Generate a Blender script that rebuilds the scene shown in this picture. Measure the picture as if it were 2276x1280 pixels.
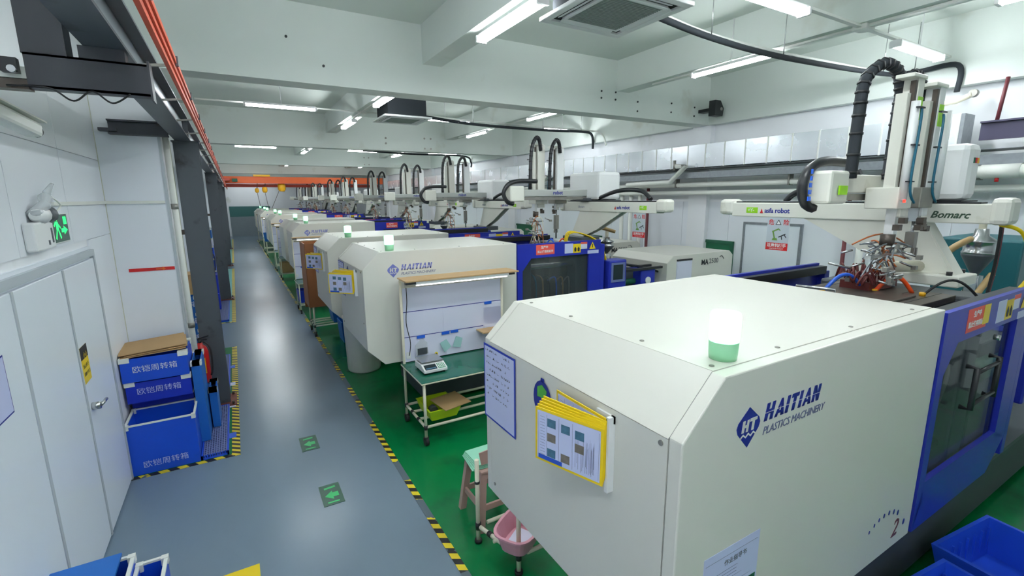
import bpy, bmesh, math, random
from mathutils import Vector, Matrix
PI = math.pi
for o in list(bpy.data.objects): bpy.data.objects.remove(o)
S = bpy.context.scene; C = S.collection
# ---------------- camera ----------------
def set_camera():
    yaw, pitch, roll, F = 0.527551444, 0.190045738, -0.00797742185, 1046.16758
    f = Vector((math.sin(yaw)*math.cos(pitch), math.cos(yaw)*math.cos(pitch), -math.sin(pitch)))
    r0 = Vector((math.cos(yaw), -math.sin(yaw), 0)); u0 = r0.cross(f)
    r = r0*math.cos(roll)+u0*math.sin(roll); u = -r0*math.sin(roll)+u0*math.cos(roll)
    cd = bpy.data.cameras.new('camera'); cam = bpy.data.objects.new('camera', cd); C.objects.link(cam)
    m = Matrix((r, u, -f)).transposed().to_4x4(); m.translation = Vector((0, 0, 2.7))
    cam.matrix_world = m; cd.sensor_width = 36; cd.sensor_fit = 'HORIZONTAL'; cd.lens = F/2276*36
    cd.clip_start = 0.05; cd.clip_end = 200; S.camera = cam
set_camera()
w = bpy.data.worlds.new('world'); S.world = w; w.use_nodes = True
w.node_tree.nodes['Background'].inputs[0].default_value = (0.75, 0.85, 0.9, 1)
w.node_tree.nodes['Background'].inputs[1].default_value = 0.6
S.view_settings.view_transform = 'Standard'; S.view_settings.look = 'None'
S.view_settings.gamma = 1; S.view_settings.use_curve_mapping = False
S.view_settings.exposure = 1.0
LAMP = 34.0            # radiance of the fluorescent tubes
# ---------------- materials ----------------
def lin(c):
    return tuple(((x/255)/12.92 if x/255 <= 0.04045 else ((x/255+0.055)/1.055)**2.4) for x in c)
MATS = {}
def mat(name, rgb, rough=0.5, metal=0.0, var=0.05, scale=4.0, bump=0.0, emit=0.0, ecol=None, spec=0.5, alpha=1.0, rvar=0.0, dirt=None, coat=0.0, trans=0.0):
    m = bpy.data.materials.new(name); m.use_nodes = True; MATS[name] = m
    nt = m.node_tree; b = nt.nodes['Principled BSDF']; L = nt.links
    col = lin(rgb)
    tc = nt.nodes.new('ShaderNodeTexCoord')
    n = nt.nodes.new('ShaderNodeTexNoise'); n.inputs['Scale'].default_value = scale; n.inputs['Detail'].default_value = 5
    L.new(tc.outputs['Object'], n.inputs['Vector'])
    mx = nt.nodes.new('ShaderNodeMix'); mx.data_type = 'RGBA'
    mx.inputs[6].default_value = (*[c*(1-var) for c in col], 1)
    mx.inputs[7].default_value = (*[min(1, c*(1+var)) for c in col], 1)
    L.new(n.outputs['Fac'], mx.inputs[0]); out = mx.outputs[2]
    if dirt:
        n2 = nt.nodes.new('ShaderNodeTexNoise'); n2.inputs['Scale'].default_value = dirt[1]; n2.inputs['Detail'].default_value = 8
        L.new(tc.outputs['Object'], n2.inputs['Vector'])
        mr = nt.nodes.new('ShaderNodeMapRange'); mr.inputs[1].default_value = dirt[2]; mr.inputs[2].default_value = dirt[2]+0.15
        L.new(n2.outputs['Fac'], mr.inputs[0])
        m2 = nt.nodes.new('ShaderNodeMix'); m2.data_type = 'RGBA'; L.new(mr.outputs[0], m2.inputs[0])
        L.new(out, m2.inputs[6]); m2.inputs[7].default_value = (*lin(dirt[0]), 1); out = m2.outputs[2]
    L.new(out, b.inputs['Base Color'])
    b.inputs['Roughness'].default_value = rough; b.inputs['Metallic'].default_value = metal
    b.inputs['Specular IOR Level'].default_value = spec; b.inputs['Coat Weight'].default_value = coat
    b.inputs['Transmission Weight'].default_value = trans; b.inputs['Alpha'].default_value = alpha
    if rvar:
        mr = nt.nodes.new('ShaderNodeMapRange'); mr.inputs[3].default_value = max(0.02, rough-rvar); mr.inputs[4].default_value = rough+rvar
        L.new(n.outputs['Fac'], mr.inputs[0]); L.new(mr.outputs[0], b.inputs['Roughness'])
    if bump:
        bp = nt.nodes.new('ShaderNodeBump'); bp.inputs['Strength'].default_value = bump; bp.inputs['Distance'].default_value = 0.02
        L.new(n.outputs['Fac'], bp.inputs['Height']); L.new(bp.outputs[0], b.inputs['Normal'])
    if emit:
        b.inputs['Emission Color'].default_value = (*lin(ecol or rgb), 1); b.inputs['Emission Strength'].default_value = emit
    return m
def stripe_mat(name, axis, period, slant, c1=(228, 205, 40), c2=(28, 28, 30), wear=0.0, wearcol=(90, 105, 115)):
    m = bpy.data.materials.new(name); m.use_nodes = True; MATS[name] = m
    nt = m.node_tree; b = nt.nodes['Principled BSDF']; L = nt.links
    tc = nt.nodes.new('ShaderNodeTexCoord'); sp = nt.nodes.new('ShaderNodeSeparateXYZ'); L.new(tc.outputs['Object'], sp.inputs[0])
    a = nt.nodes.new('ShaderNodeMath'); a.operation = 'MULTIPLY_ADD'
    L.new(sp.outputs[1-axis], a.inputs[0]); a.inputs[1].default_value = slant; L.new(sp.outputs[axis], a.inputs[2])
    d = nt.nodes.new('ShaderNodeMath'); d.operation = 'DIVIDE'; L.new(a.outputs[0], d.inputs[0]); d.inputs[1].default_value = period
    fr = nt.nodes.new('ShaderNodeMath'); fr.operation = 'FRACT'; L.new(d.outputs[0], fr.inputs[0])
    gt = nt.nodes.new('ShaderNodeMath'); gt.operation = 'GREATER_THAN'; L.new(fr.outputs[0], gt.inputs[0]); gt.inputs[1].default_value = 0.5
    mx = nt.nodes.new('ShaderNodeMix'); mx.data_type = 'RGBA'; L.new(gt.outputs[0], mx.inputs[0])
    mx.inputs[6].default_value = (*lin(c1), 1); mx.inputs[7].default_value = (*lin(c2), 1); out = mx.outputs[2]
    if wear:
        n = nt.nodes.new('ShaderNodeTexNoise'); n.inputs['Scale'].default_value = 3.0; n.inputs['Detail'].default_value = 6
        L.new(tc.outputs['Object'], n.inputs['Vector'])
        g2 = nt.nodes.new('ShaderNodeMath'); g2.operation = 'GREATER_THAN'; g2.inputs[1].default_value = 1-wear; L.new(n.outputs['Fac'], g2.inputs[0])
        m2 = nt.nodes.new('ShaderNodeMix'); m2.data_type = 'RGBA'; L.new(g2.outputs[0], m2.inputs[0]); L.new(out, m2.inputs[6]); m2.inputs[7].default_value = (*lin(wearcol), 1); out = m2.outputs[2]
    L.new(out, b.inputs['Base Color']); b.inputs['Roughness'].default_value = 0.5
    return m
WALL = mat('wall_paint', (240, 242, 246), 0.5, var=0.03, scale=1.5, dirt=((196, 200, 190), 0.9, 0.66))
CEIL = mat('ceiling_paint', (216, 224, 218), 0.75, var=0.05, scale=1.2, dirt=((182, 188, 180), 0.7, 0.6))
BEAMM = mat('beam_paint', (224, 231, 226), 0.7, var=0.04, scale=1.0, dirt=((196, 198, 184), 1.1, 0.62))
PANEL = mat('sandwich_panel', (236, 240, 247), 0.33, var=0.02, scale=1.0, rvar=0.05)
PANEL2 = mat('door_panel', (230, 237, 245), 0.3, var=0.02, scale=0.8)
FLOOR = mat('grey_epoxy', (116, 134, 150), 0.24, var=0.07, scale=0.9, bump=0.012)
GREEN = mat('green_epoxy', (2, 118, 62), 0.22, var=0.15, scale=1.1, dirt=((8, 96, 54), 1.5, 0.55))
WHITE = mat('machine_white', (218, 217, 208), 0.35, var=0.015, scale=2.0)
WHITE2 = mat('robot_white', (226, 226, 216), 0.35, var=0.04, scale=5, dirt=((190, 188, 168), 4, 0.66))
PLAS = mat('plain_white', (232, 234, 234), 0.4, var=0.02)
CREAM = mat('cream_tube', (228, 222, 200), 0.4, var=0.03)
BLUE = mat('machine_blue', (34, 48, 165), 0.35, var=0.05)
CRATE = mat('crate_blue', (18, 78, 208), 0.4, var=0.08, scale=6, dirt=((30, 80, 175), 5, 0.66))
CRATE2 = mat('crate_blue_dark', (14, 46, 184), 0.4, var=0.06, scale=6)
CRATE3 = mat('crate_blue_light', (26, 104, 190), 0.45, var=0.06, scale=6)
BASIN = mat('basin_blue', (36, 84, 218), 0.3, var=0.06, scale=6)
DARK = mat('dark_steel', (84, 90, 97), 0.42, var=0.12, scale=3, dirt=((52, 50, 54), 5, 0.6))
DARK2 = mat('dark_bracket_steel', (66, 68, 76), 0.5, var=0.15, scale=4, dirt=((70, 56, 50), 6, 0.62))
WEBLIT = mat('lit_web', (150, 160, 168), 0.3, 0.7, var=0.2, scale=2)  # web lighter than the flanges, the light on it put into the colour
BLACK = mat('black_rubber', (30, 31, 34), 0.55, var=0.1)
BLACKP = mat('black_plastic', (36, 38, 42), 0.35, var=0.1)
FOAM = mat('black_insulation', (38, 44, 50), 0.8, var=0.15, scale=9)
STEEL = mat('steel', (190, 192, 194), 0.22, 0.9, var=0.08, scale=8)
STEEL2 = mat('worn_steel', (150, 148, 142), 0.4, 0.6, var=0.25, scale=14)
IRON = mat('mould_steel', (92, 84, 78), 0.4, 0.5, var=0.2, scale=9, dirt=((110, 90, 72), 8, 0.58))
GREYM = mat('grey_machine', (86, 92, 98), 0.45, 0.2, var=0.12, scale=6)
GREYD = mat('bed_grey', (70, 76, 82), 0.5, var=0.12, scale=4)
ORANGE = mat('orange_rail', (216, 84, 48), 0.5, var=0.1, scale=4)
ORANGE2 = mat('crane_orange', (224, 100, 44), 0.5, var=0.08, scale=2)
REDP = mat('crane_red', (196, 78, 62), 0.5, var=0.1, scale=2)
YEL = mat('yellow', (238, 206, 20), 0.4, var=0.05)
YELH = mat('hoist_yellow', (240, 180, 30), 0.4, var=0.06)
LIME = mat('lime', (150, 214, 30), 0.45, var=0.05)
LIMEB = mat('lime_plastic', (188, 214, 26), 0.4, var=0.06)
RED = mat('red', (204, 28, 30), 0.4, var=0.06)
STICK = mat('sticker_red', (236, 92, 78), 0.5, var=0.04)
CARD = mat('cardboard', (182, 148, 104), 0.8, var=0.06, scale=6)
WOOD = mat('brown_board', (148, 92, 52), 0.5, var=0.12, scale=3)
WOODL = mat('light_board', (190, 156, 112), 0.5, var=0.1, scale=4)
NAVY = mat('navy_ink', (24, 36, 140), 0.4, var=0.02)
FADED = mat('faded_ink', (120, 128, 200), 0.4, var=0.25, scale=12)
INK = mat('black_ink', (36, 38, 44), 0.5)
INKG = mat('grey_ink', (100, 106, 140), 0.5)
PAPER = mat('paper', (222, 224, 244), 0.5, var=0.01)
PAPERB = mat('paper_blue', (200, 206, 240), 0.35, var=0.02)
PHOTO1 = mat('photo_teal', (66, 110, 136), 0.4, var=0.5, scale=40)
PHOTO2 = mat('photo_brown', (120, 112, 104), 0.4, var=0.45, scale=40)
FRAMEG = mat('frame_grey', (186, 194, 200), 0.4, var=0.04)
FOIL = mat('duct_foil', (226, 232, 238), 0.25, 0.5, var=0.06, scale=3, bump=0.15, rvar=0.1)
TRAY = mat('galvanised', (146, 152, 158), 0.4, 0.6, var=0.25, scale=18)
PIPE = mat('white_pipe', (232, 234, 228), 0.4, var=0.03, scale=2)
GRN = mat('dark_green_frame', (22, 92, 66), 0.5, var=0.05)
TEAL = mat('teal_machine', (22, 92, 100), 0.4, var=0.06)
MATG = mat('green_table_mat', (24, 96, 76), 0.14, var=0.1, scale=3, rvar=0.06)
PINK = mat('pink_plastic', (222, 160, 176), 0.4, var=0.05)
STOOLM = mat('dusty_pink_stool', (192, 158, 148), 0.5, var=0.08, scale=6)
MINT = mat('mint_foam', (150, 214, 186), 0.6, var=0.06)
MAROON = mat('maroon_steel', (106, 44, 52), 0.5, var=0.1)
PURP = mat('purple_steel', (70, 66, 92), 0.5, var=0.1)
RUST = mat('rust_base', (120, 66, 54), 0.6, var=0.3, scale=10)
HOSEB = mat('hose_blue', (40, 100, 214), 0.3); HOSEO = mat('hose_orange', (246, 88, 34), 0.3); HOSET = mat('hose_tan', (160, 132, 84), 0.5, var=0.12, scale=12)
TUBET = mat('teal_tube', (20, 96, 120), 0.4); TUBER = mat('copper_red', (104, 44, 42), 0.4, var=0.3, scale=20)
GREYB = mat('greyblue_pad', (108, 120, 168), 0.45, var=0.06, scale=8)
PADT = mat('pad_teal', (70, 150, 148), 0.45, var=0.06)
GRILLE = mat('grille_grey', (150, 162, 156), 0.6, var=0.08, scale=20)
SOCKET = mat('gap_dark', (22, 24, 26), 0.7)
BAG = mat('clear_bag', (226, 232, 236), 0.15, var=0.05, alpha=0.4)
BAGM = mat('mint_bag', (178, 222, 222), 0.2, var=0.05, alpha=0.8)
TUBE = mat('tube_glow', (255, 255, 255), 0.5, emit=LAMP, ecol=(246, 252, 255))
BENCHT = mat('bench_tube', (240, 240, 232), 0.4)
BEACON = mat('beacon_glow', (190, 255, 205), 0.3, emit=1.3, ecol=(150, 255, 190))
BEACB = mat('beacon_base', (150, 214, 168), 0.35, emit=0.0)
EXITG = mat('exit_green', (20, 220, 90), 0.4, emit=1.3, ecol=(20, 225, 90))
FLG = mat('floor_arrow_green', (60, 190, 110), 0.4); FLD = mat('floor_sign_dark', (34, 84, 66), 0.3, var=0.2, scale=8)
LEDR = mat('red_led', (255, 30, 20), 0.3, emit=3, ecol=(255, 30, 20))
LCD = mat('lcd_dark', (38, 52, 56), 0.15); LCDG = mat('keypad_green', (60, 140, 100), 0.4)
HAZ = stripe_mat('hazard_stripes', 1, 0.13, 0.6, wear=0.49); HAZX = stripe_mat('hazard_stripes_cross', 0, 0.16, 0.6, wear=0.36)
HAZL = stripe_mat('hazard_stripes_small', 1, 0.10, 0.8, wear=0.3, wearcol=(196, 186, 70))
def glassy():
    m = bpy.data.materials.new('tinted_acrylic'); m.use_nodes = True; nt = m.node_tree; L = nt.links
    b = nt.nodes['Principled BSDF']; b.inputs['Base Color'].default_value = (0.10, 0.12, 0.13, 1); b.inputs['Roughness'].default_value = 0.06
    b.inputs['Specular IOR Level'].default_value = 1.0; b.inputs['IOR'].default_value = 1.6
    b.inputs['Alpha'].default_value = 0.3
    return m
ACRYL = glassy()
# ---------------- mesh helpers ----------------
class MB:
    def __init__(s): s.v = []; s.f = []; s.sm = []; s.grp = []
    def add(s, vs, fs, smooth=False):
        n = len(s.v); m = len(s.f); s.v += [Vector(p) for p in vs]; s.f += [[n+i for i in f] for f in fs]; s.sm += [smooth]*len(fs); s.grp.append((n, m, len(s.v), len(s.f))); return s
    def box(s, x0, x1, y0, y1, z0, z1):
        return s.add([(x, y, z) for x in (x0, x1) for y in (y0, y1) for z in (z0, z1)],
                     [(0, 1, 3, 2), (4, 6, 7, 5), (0, 4, 5, 1), (2, 3, 7, 6), (0, 2, 6, 4), (1, 5, 7, 3)])
    def bar(s, p, q, a, b=None, up=(0, 0, 1)):
        b = b or a; p = Vector(p); q = Vector(q); d = (q-p).normalized(); u = Vector(up)
        if abs(d.dot(u)) > 0.98: u = Vector((0, 1, 0))
        r = d.cross(u).normalized(); u = r.cross(d)
        vs = [c+r*i*a/2+u*j*b/2 for c in (p, q) for i, j in ((-1, -1), (1, -1), (1, 1), (-1, 1))]
        return s.add(vs, [(0, 3, 2, 1), (4, 5, 6, 7), (0, 1, 5, 4), (1, 2, 6, 5), (2, 3, 7, 6), (3, 0, 4, 7)])
    def tube(s, pts, r, n=10, rs=None):
        pts = [Vector(p) for p in pts]; rings = []; pu = None
        for i, p in enumerate(pts):
            a = pts[max(0, i-1)]; b = pts[min(len(pts)-1, i+1)]; d = (b-a).normalized()
            if pu is None:
                u = Vector((0, 0, 1)) if abs(d.z) < 0.9 else Vector((1, 0, 0))
            else: u = pu
            u = (u-d*u.dot(d)).normalized(); pu = u; w = d.cross(u); rr = rs[i] if rs else r
            rings.append([p+(u*math.cos(t)+w*math.sin(t))*rr for t in [2*PI*k/n for k in range(n)]])
        b0 = len(s.v); f0 = len(s.f)
        for rg in rings: s.v += rg
        for i in range(len(rings)-1):
            for k in range(n):
                s.f.append([b0+i*n+k, b0+i*n+(k+1) % n, b0+(i+1)*n+(k+1) % n, b0+(i+1)*n+k]); s.sm.append(True)
        s.f.append([b0+k for k in range(n)][::-1]); s.sm.append(False)
        m = b0+(len(rings)-1)*n; s.f.append([m+k for k in range(n)]); s.sm.append(False); s.grp.append((b0, f0, len(s.v), len(s.f))); return s
    def cyl(s, p, q, r, n=12): return s.tube([p, q], r, n)
    def lathe(s, c, prof, n=20, axis='z'):
        c = Vector(c); b0 = len(s.v); f0 = len(s.f)
        for (r, h) in prof:
            for k in range(n):
                t = 2*PI*k/n; a, b = r*math.cos(t), r*math.sin(t)
                s.v.append(c+(Vector((a, b, h)) if axis == 'z' else Vector((h, a, b)) if axis == 'x' else Vector((a, h, b))))
        for i in range(len(prof)-1):
            for k in range(n):
                s.f.append([b0+i*n+k, b0+i*n+(k+1) % n, b0+(i+1)*n+(k+1) % n, b0+(i+1)*n+k]); s.sm.append(True)
        s.f.append([b0+k for k in range(n)][::-1]); s.sm.append(False)
        m = b0+(len(prof)-1)*n; s.f.append([m+k for k in range(n)]); s.sm.append(False); s.grp.append((b0, f0, len(s.v), len(s.f))); return s
    def prism(s, poly, o, r, u, t):
        # polygon (2D) in plane o + r*x + u*y, extruded t along r x u
        o, r, u = Vector(o), Vector(r), Vector(u); nrm = r.cross(u).normalized()*t; n = len(poly)
        vs = [o+r*x+u*y for x, y in poly]; vs += [v+nrm for v in vs]
        fs = [list(range(n))[::-1], [n+i for i in range(n)]]+[[i, (i+1) % n, n+(i+1) % n, n+i] for i in range(n)]
        return s.add(vs, fs)
    def build(s, name, m, parent=None, bevel=0.0, kind=None, fix=True, split=False):
        if split and len(s.grp) > 1:
            out = None
            for (v0, f0, v1, f1) in s.grp:
                q = MB(); q.v = s.v[v0:v1]; q.f = [[i-v0 for i in f] for f in s.f[f0:f1]]; q.sm = s.sm[f0:f1]
                o = q.build(name, m, parent, bevel, kind, fix); out = out or o
            return out
        me = bpy.data.meshes.new(name); off = parent_world(parent)
        me.from_pydata([tuple(v-off) for v in s.v], [], s.f); me.update()
        if fix:
            bm = bmesh.new(); bm.from_mesh(me); bmesh.ops.recalc_face_normals(bm, faces=bm.faces); bm.to_mesh(me); bm.free()
        if any(s.sm): me.polygons.foreach_set('use_smooth', s.sm)
        me.materials.append(m)
        o = bpy.data.objects.new(name, me); C.objects.link(o)
        if parent: o.parent = parent
        if bevel:
            b = o.modifiers.new('bevel', 'BEVEL'); b.width = bevel; b.segments = 2; b.limit_method = 'ANGLE'; b.angle_limit = 0.6
        if kind: o['kind'] = kind
        return o
def parent_world(p):
    v = Vector((0, 0, 0))
    while p: v += p.location; p = p.parent
    return v
def tag(o, label, cat, group=None):
    o['label'] = label; o['category'] = cat
    if group: o['group'] = group
    return o
def thing(name, label, cat, loc, group=None):
    o = bpy.data.objects.new(name, None); o.empty_display_size = 0.1; C.objects.link(o); o.location = loc
    return tag(o, label, cat, group)
def struct(name, mb, m, parent=None, **k):
    o = mb.build(name, m, parent, **k)
    if not parent: o['kind'] = 'structure'
    return o
KIDS = {}
def copy_tree(o, parent=None, skip=()):
    c = o.copy(); C.objects.link(c); c.parent = parent
    for ch in list(o.children):
        if ch.name.split('.')[0] in skip: continue
        copy_tree(ch, c, skip)
    return c
def retag(o, label, loc=None, rz=None):
    o['label'] = label
    if loc is not None: o.location = loc
    if rz is not None: o.rotation_euler.z = rz
    return o
NX, NY, NZ = Vector((1, 0, 0)), Vector((0, 1, 0)), Vector((0, 0, 1))
FONTCACHE = {}
def text(name, s, o, r, u, size, m, parent, t=0.002, shear=0, offset=0.0, align='LEFT', space=1.0):
    key = (s, size, t, shear, offset, align, space, m.name)
    cu = bpy.data.curves.new('t', 'FONT'); cu.body = s; cu.size = size; cu.extrude = t/2; cu.shear = shear; cu.offset = offset
    cu.align_x = align; cu.space_character = space; cu.resolution_u = 2
    tmp = bpy.data.objects.new('t', cu); me = bpy.data.meshes.new_from_object(tmp)
    bpy.data.objects.remove(tmp)
    o, r, u = Vector(o), Vector(r).normalized(), Vector(u).normalized(); n = r.cross(u)
    off = parent_world(parent)
    M = Matrix((r, u, n)).transposed().to_4x4(); M.translation = o+n*t/2-off
    me.transform(M); me.materials.clear(); me.materials.append(m)
    ob = bpy.data.objects.new(name, me); C.objects.link(ob); ob.parent = parent
    return ob
def arc(p0, p1, h, n=10, mid=None):
    p0, p1 = Vector(p0), Vector(p1); h = Vector(h)
    return [p0.lerp(p1, i/n)+h*math.sin(PI*i/n) for i in range(n+1)]
def spline(pts, n=8):
    pts = [Vector(p) for p in pts]; out = []
    for i in range(len(pts)-1):
        p0 = pts[max(0, i-1)]; p1 = pts[i]; p2 = pts[i+1]; p3 = pts[min(len(pts)-1, i+2)]
        for k in range(n):
            t = k/n
            out.append(0.5*((2*p1)+(-p0+p2)*t+(2*p0-5*p1+4*p2-p3)*t*t+(-p0+3*p1-3*p2+p3)*t**3))
    out.append(pts[-1]); return out
def tray(mb, x0, x1, y0, y1, z0, z1, t=0.012, taper=0.0, lip=0.0):
    # open-topped box with wall thickness
    def ring(d, z, k): return [(x0+d+k, y0+d+k, z), (x1-d-k, y0+d+k, z), (x1-d-k, y1-d-k, z), (x0+d+k, y1-d-k, z)]
    vs = ring(0, z0, taper)+ring(-lip, z1, 0)+ring(t, z1, 0)+ring(t, z0+t, taper)
    fs = [[3, 2, 1, 0]]
    for a in (0, 4, 8):
        for k in range(4): fs.append([a+k, a+(k+1) % 4, a+4+(k+1) % 4, a+4+k])
    fs.append([12, 13, 14, 15]); return mb.add(vs, fs)
# ================= room =================
X0, XR, YB, YF, ZC = -1.17, 8.6, -3.2, 41.0, 5.0
PITCH = 7.8
struct('floor', MB().box(-3.5, 9.0, YB-0.2, YF+0.3, -0.1, 0), FLOOR)
g = struct('trim_1', MB().box(1.19, XR, YB, 36.5, 0.0, 0.003), GREEN); g['label'] = 'green painted machine zone of the floor'
struct('ceiling', MB().box(-3.5, 9.0, YB-0.2, YF+0.3, ZC, ZC+0.12), CEIL)
struct('wall_front', MB().box(-3.5, 9.0, YB-0.2, YB, 0, ZC), WALL)
far = struct('wall_back', MB().box(-3.5, 9.0, YF, YF+0.2, 0, ZC), WALL)
wr = struct('wall_right', MB().box(XR, XR+0.2, YB, YF, 0, ZC), WALL)
k = 0
# main beams, secondary beams, edge beam
beams = []
for i, y in enumerate([-1.22, 6.58, 14.38, 22.18, 29.98, 37.78]):
    o = struct('ceiling_beam', MB().box(-3.4, XR, y, y+0.34, 4.1, ZC), BEAMM)
for x0, x1 in ((2.44, 2.72), (5.98, 6.26)):
    for i, y in enumerate([-1.22+0.34, 6.92, 14.72, 22.52, 30.32]):
        struct('secondary_beam', MB().box(x0, x1, y, y+PITCH-0.34, 4.5, ZC), BEAMM)
for i, y in enumerate([-1.22+0.34, 6.92, 14.72, 22.52, 30.32]):
    struct('edge_beam', MB().box(XR-0.16, XR, y, y+PITCH-0.34, 4.1, ZC), BEAMM)
for y in (6.58, 14.38, 22.18, 29.98):
    struct('wall_pillar', MB().box(XR-0.12, XR, y-0.05, y+0.4, 0, 4.1), WALL)
# right wall sandwich panels (each a piece)
xw = XR-0.012; y = 0.3
while y < 24:
    o = MB().box(xw, XR, y+0.006, y+1.144, 0.02, 2.58).build('wall_panel', PANEL, wr); y += 1.15
# right wall doors and green framed openings
def wall_door(n, y0, y1, z1):
    d = MB().box(xw-0.03, xw, y0, y1, 0, z1).build('door_%d' % n, PANEL2); d['kind'] = 'structure'
    f = MB(); f.box(xw-0.045, xw, y0-0.04, y0, 0, z1+0.04).box(xw-0.045, xw, y1, y1+0.04, 0, z1+0.04).box(xw-0.045, xw, y0, y1, z1, z1+0.04)
    f.build('door_frame', TRAY, d); MB().cyl((xw-0.03, y0+0.08, 1.0), (xw-0.09, y0+0.08, 1.0), 0.018).cyl((xw-0.08, y0+0.08, 1.0), (xw-0.08, y0+0.2, 1.0), 0.01).build('door_handle', STEEL, d)
wall_door(1, 4.62, 5.66, 2.16)
def green_open(n, y0, y1, z1):
    d = MB().box(xw-0.02, xw, y0, y1, 0, z1).build('door_%d' % n, mat('hatch_green%d' % n, (20, 104, 70), 0.5)); d['kind'] = 'structure'
    f = MB().box(xw-0.05, xw, y0-0.06, y0, 0, z1+0.06).box(xw-0.05, xw, y1, y1+0.06, 0, z1+0.06).box(xw-0.05, xw, y0, y1, z1, z1+0.06)
    f.build('door_frame', GRN, d)
green_open(2, 5.95, 6.95, 1.74); green_open(3, 13.2, 14.6, 1.74); green_open(4, 9.9, 11.0, 1.6)
# far wall roller door
d = struct('door_5', MB().box(-0.25, 2.45, YF-0.06, YF, 1.45, 2.2), mat('shutter_green', (58, 110, 108), 0.5))
MB().box(-0.25, 2.45, YF-0.05, YF, 0, 1.45).build('door_leaf', mat('shutter_grey', (134, 146, 152), 0.5), d)
# left wall (up to the first pillar) with its double door
wl = struct('wall_left', MB().box(X0-0.2, X0, YB, YF, 0, ZC), WALL)
def lp(y0, y1, z0, z1, m=PANEL, nm='wall_panel'): return MB().box(X0, X0+0.014, y0+0.004, y1-0.004, z0, z1-0.006).build(nm, m, wl)
ys = [-0.6, 0.55, 1.7, 2.85, 4.0, 5.15, 6.5]
for a, b in zip(ys[:-1], ys[1:]): lp(a, b, 2.36, 3.11)
for a, b in zip(ys[:-1], ys[1:]): lp(a, b, 3.11, 4.5, WALL)
for a, b in ((-0.6, 0.55), (0.55, 1.7), (1.7, 2.76), (5.6, 6.5)): lp(a, b, 0.0, 2.36)
dr = struct('door_6', MB().box(X0, X0+0.02, 2.82, 5.56, 0.0, 2.3), PANEL2); dr['label'] = 'white double panel door in the left wall'
for a, b in ((2.86, 3.64), (3.66, 4.58), (4.62, 5.5)):
    MB().box(X0+0.02, X0+0.045, a, b, 0.02, 2.2).build('door_leaf', PANEL2, dr, bevel=0.006)
tr = MB().box(X0+0.018, X0+0.05, 2.76, 5.55, 2.22, 2.275).box(X0+0.018, X0+0.05, 5.51, 5.55, 0, 2.22)
tr.build('door_frame', FRAMEG, dr, split=True)
MB().box(X0+0.045, X0+0.051, 4.58, 4.61, 0.02, 2.2).box(X0+0.045, X0+0.051, 3.635, 3.665, 0.02, 2.2).build('door_seal', FRAMEG, dr, split=True)
h = MB().cyl((X0+0.045, 4.70, 1.10), (X0+0.10, 4.70, 1.10), 0.03, 16).tube([(X0+0.10, 4.70, 1.10), (X0+0.11, 4.74, 1.105), (X0+0.11, 4.83, 1.10)], 0.013)
h.build('door_handle', STEEL, dr)
struct('baseboard_left', MB().box(X0, X0+0.02, 5.57, 6.5, 0, 0.05), TRAY)
# pillars clad in panels on the left side, one per bay
for i in range(4):
    y = 6.5+i*PITCH
    p = struct('wall_pillar', MB().box(X0, -0.62, y+0.012, y+1.1, 0, ZC-0.9), WALL)
    MB().box(X0+0.02, -0.63, y, y+0.012, 0.02, 3.4).build('wall_panel', PANEL, p)
    MB().box(-0.63, -0.605, y-0.006, y+0.03, 0, 3.42).build('corner_strip', FRAMEG, p)
    MB().box(X0, X0+0.02, y-0.008, y, 0.0, 4.1).build('corner_strip', mat('corner_yellowed%d' % i, (206, 208, 192), 0.6), p)
# ---------------- floor marks ----------------
tp = MB().box(1.165, 1.225, 0.5, 36.5, 0.003, 0.0045)
tag(tp.build('hazard_tape', HAZ), 'long worn yellow and black hazard tape along the green machine zone edge', 'floor tape', 'hazard tapes')
for n_, (a, b, x) in enumerate(((5.5, 9.9, -0.24), (12.0, 21.6, -0.26), (23.6, 38, -0.26))):
    rank = ('nearest', 'second', 'farthest')[n_]
    pad = tag(MB().box(X0+0.01, -0.28, a+0.05, b, 0.0, 0.004).build('floor_pad', GREEN if n_ < 1 else PADT), '%s green painted floor pad under the grey columns on the left' % rank, 'floor pad', 'floor pads')
    tag(MB().box(-0.28, -0.20, a, b, 0.0, 0.006).build('hazard_tape', HAZL), 'yellow and black hazard tape along the aisle edge of the %s column pad' % rank, 'floor tape', 'hazard tapes')
    tag(MB().box(X0+0.02, -0.28, a, a+0.05, 0.0, 0.006).build('hazard_tape', HAZX), 'yellow and black hazard tape across the near end of the %s column pad' % rank, 'floor tape', 'hazard tapes')
def floor_sign(cx, cy, lab):
    t = thing('floor_sign', lab, 'floor sign', (cx, cy, 0), 'floor arrow signs')
    MB().box(cx-0.09, cx+0.09, cy-0.17, cy+0.17, 0, 0.004).build('sign_plate', FLD, t)
    a = MB().prism([(-0.06, -0.02), (0.01, 0.05), (0.01, 0.02), (0.06, 0.02), (0.06, -0.05), (0.01, -0.05), (0.01, -0.09)], (cx, cy+0.0, 0.004), NX, NY, 0.001)
    a.build('arrow_mark', FLG, t)
    b = MB(); b.prism([(-0.05, 0.09), (0.05, 0.10), (0.05, 0.13), (-0.05, 0.12)], (cx, cy, 0.004), NX, NY, 0.001)
    b.prism([(-0.05, -0.14), (0.05, -0.14), (0.05, -0.12), (-0.05, -0.12)], (cx, cy, 0.004), NX, NY, 0.001); b.build('letter_band', FLG, t, split=True)
floor_sign(0.47, 5.37, 'dark green exit arrow sign stuck on the aisle floor, the farther one')
floor_sign(0.52, 4.26, 'dark green exit arrow sign stuck on the aisle floor, the nearer one')
tag(MB().box(-0.36, -0.10, 3.42, 3.64, 0, 0.008).build('floor_mark', YEL), 'yellow floor mark at the bottom edge of the aisle', 'floor mark')
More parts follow.
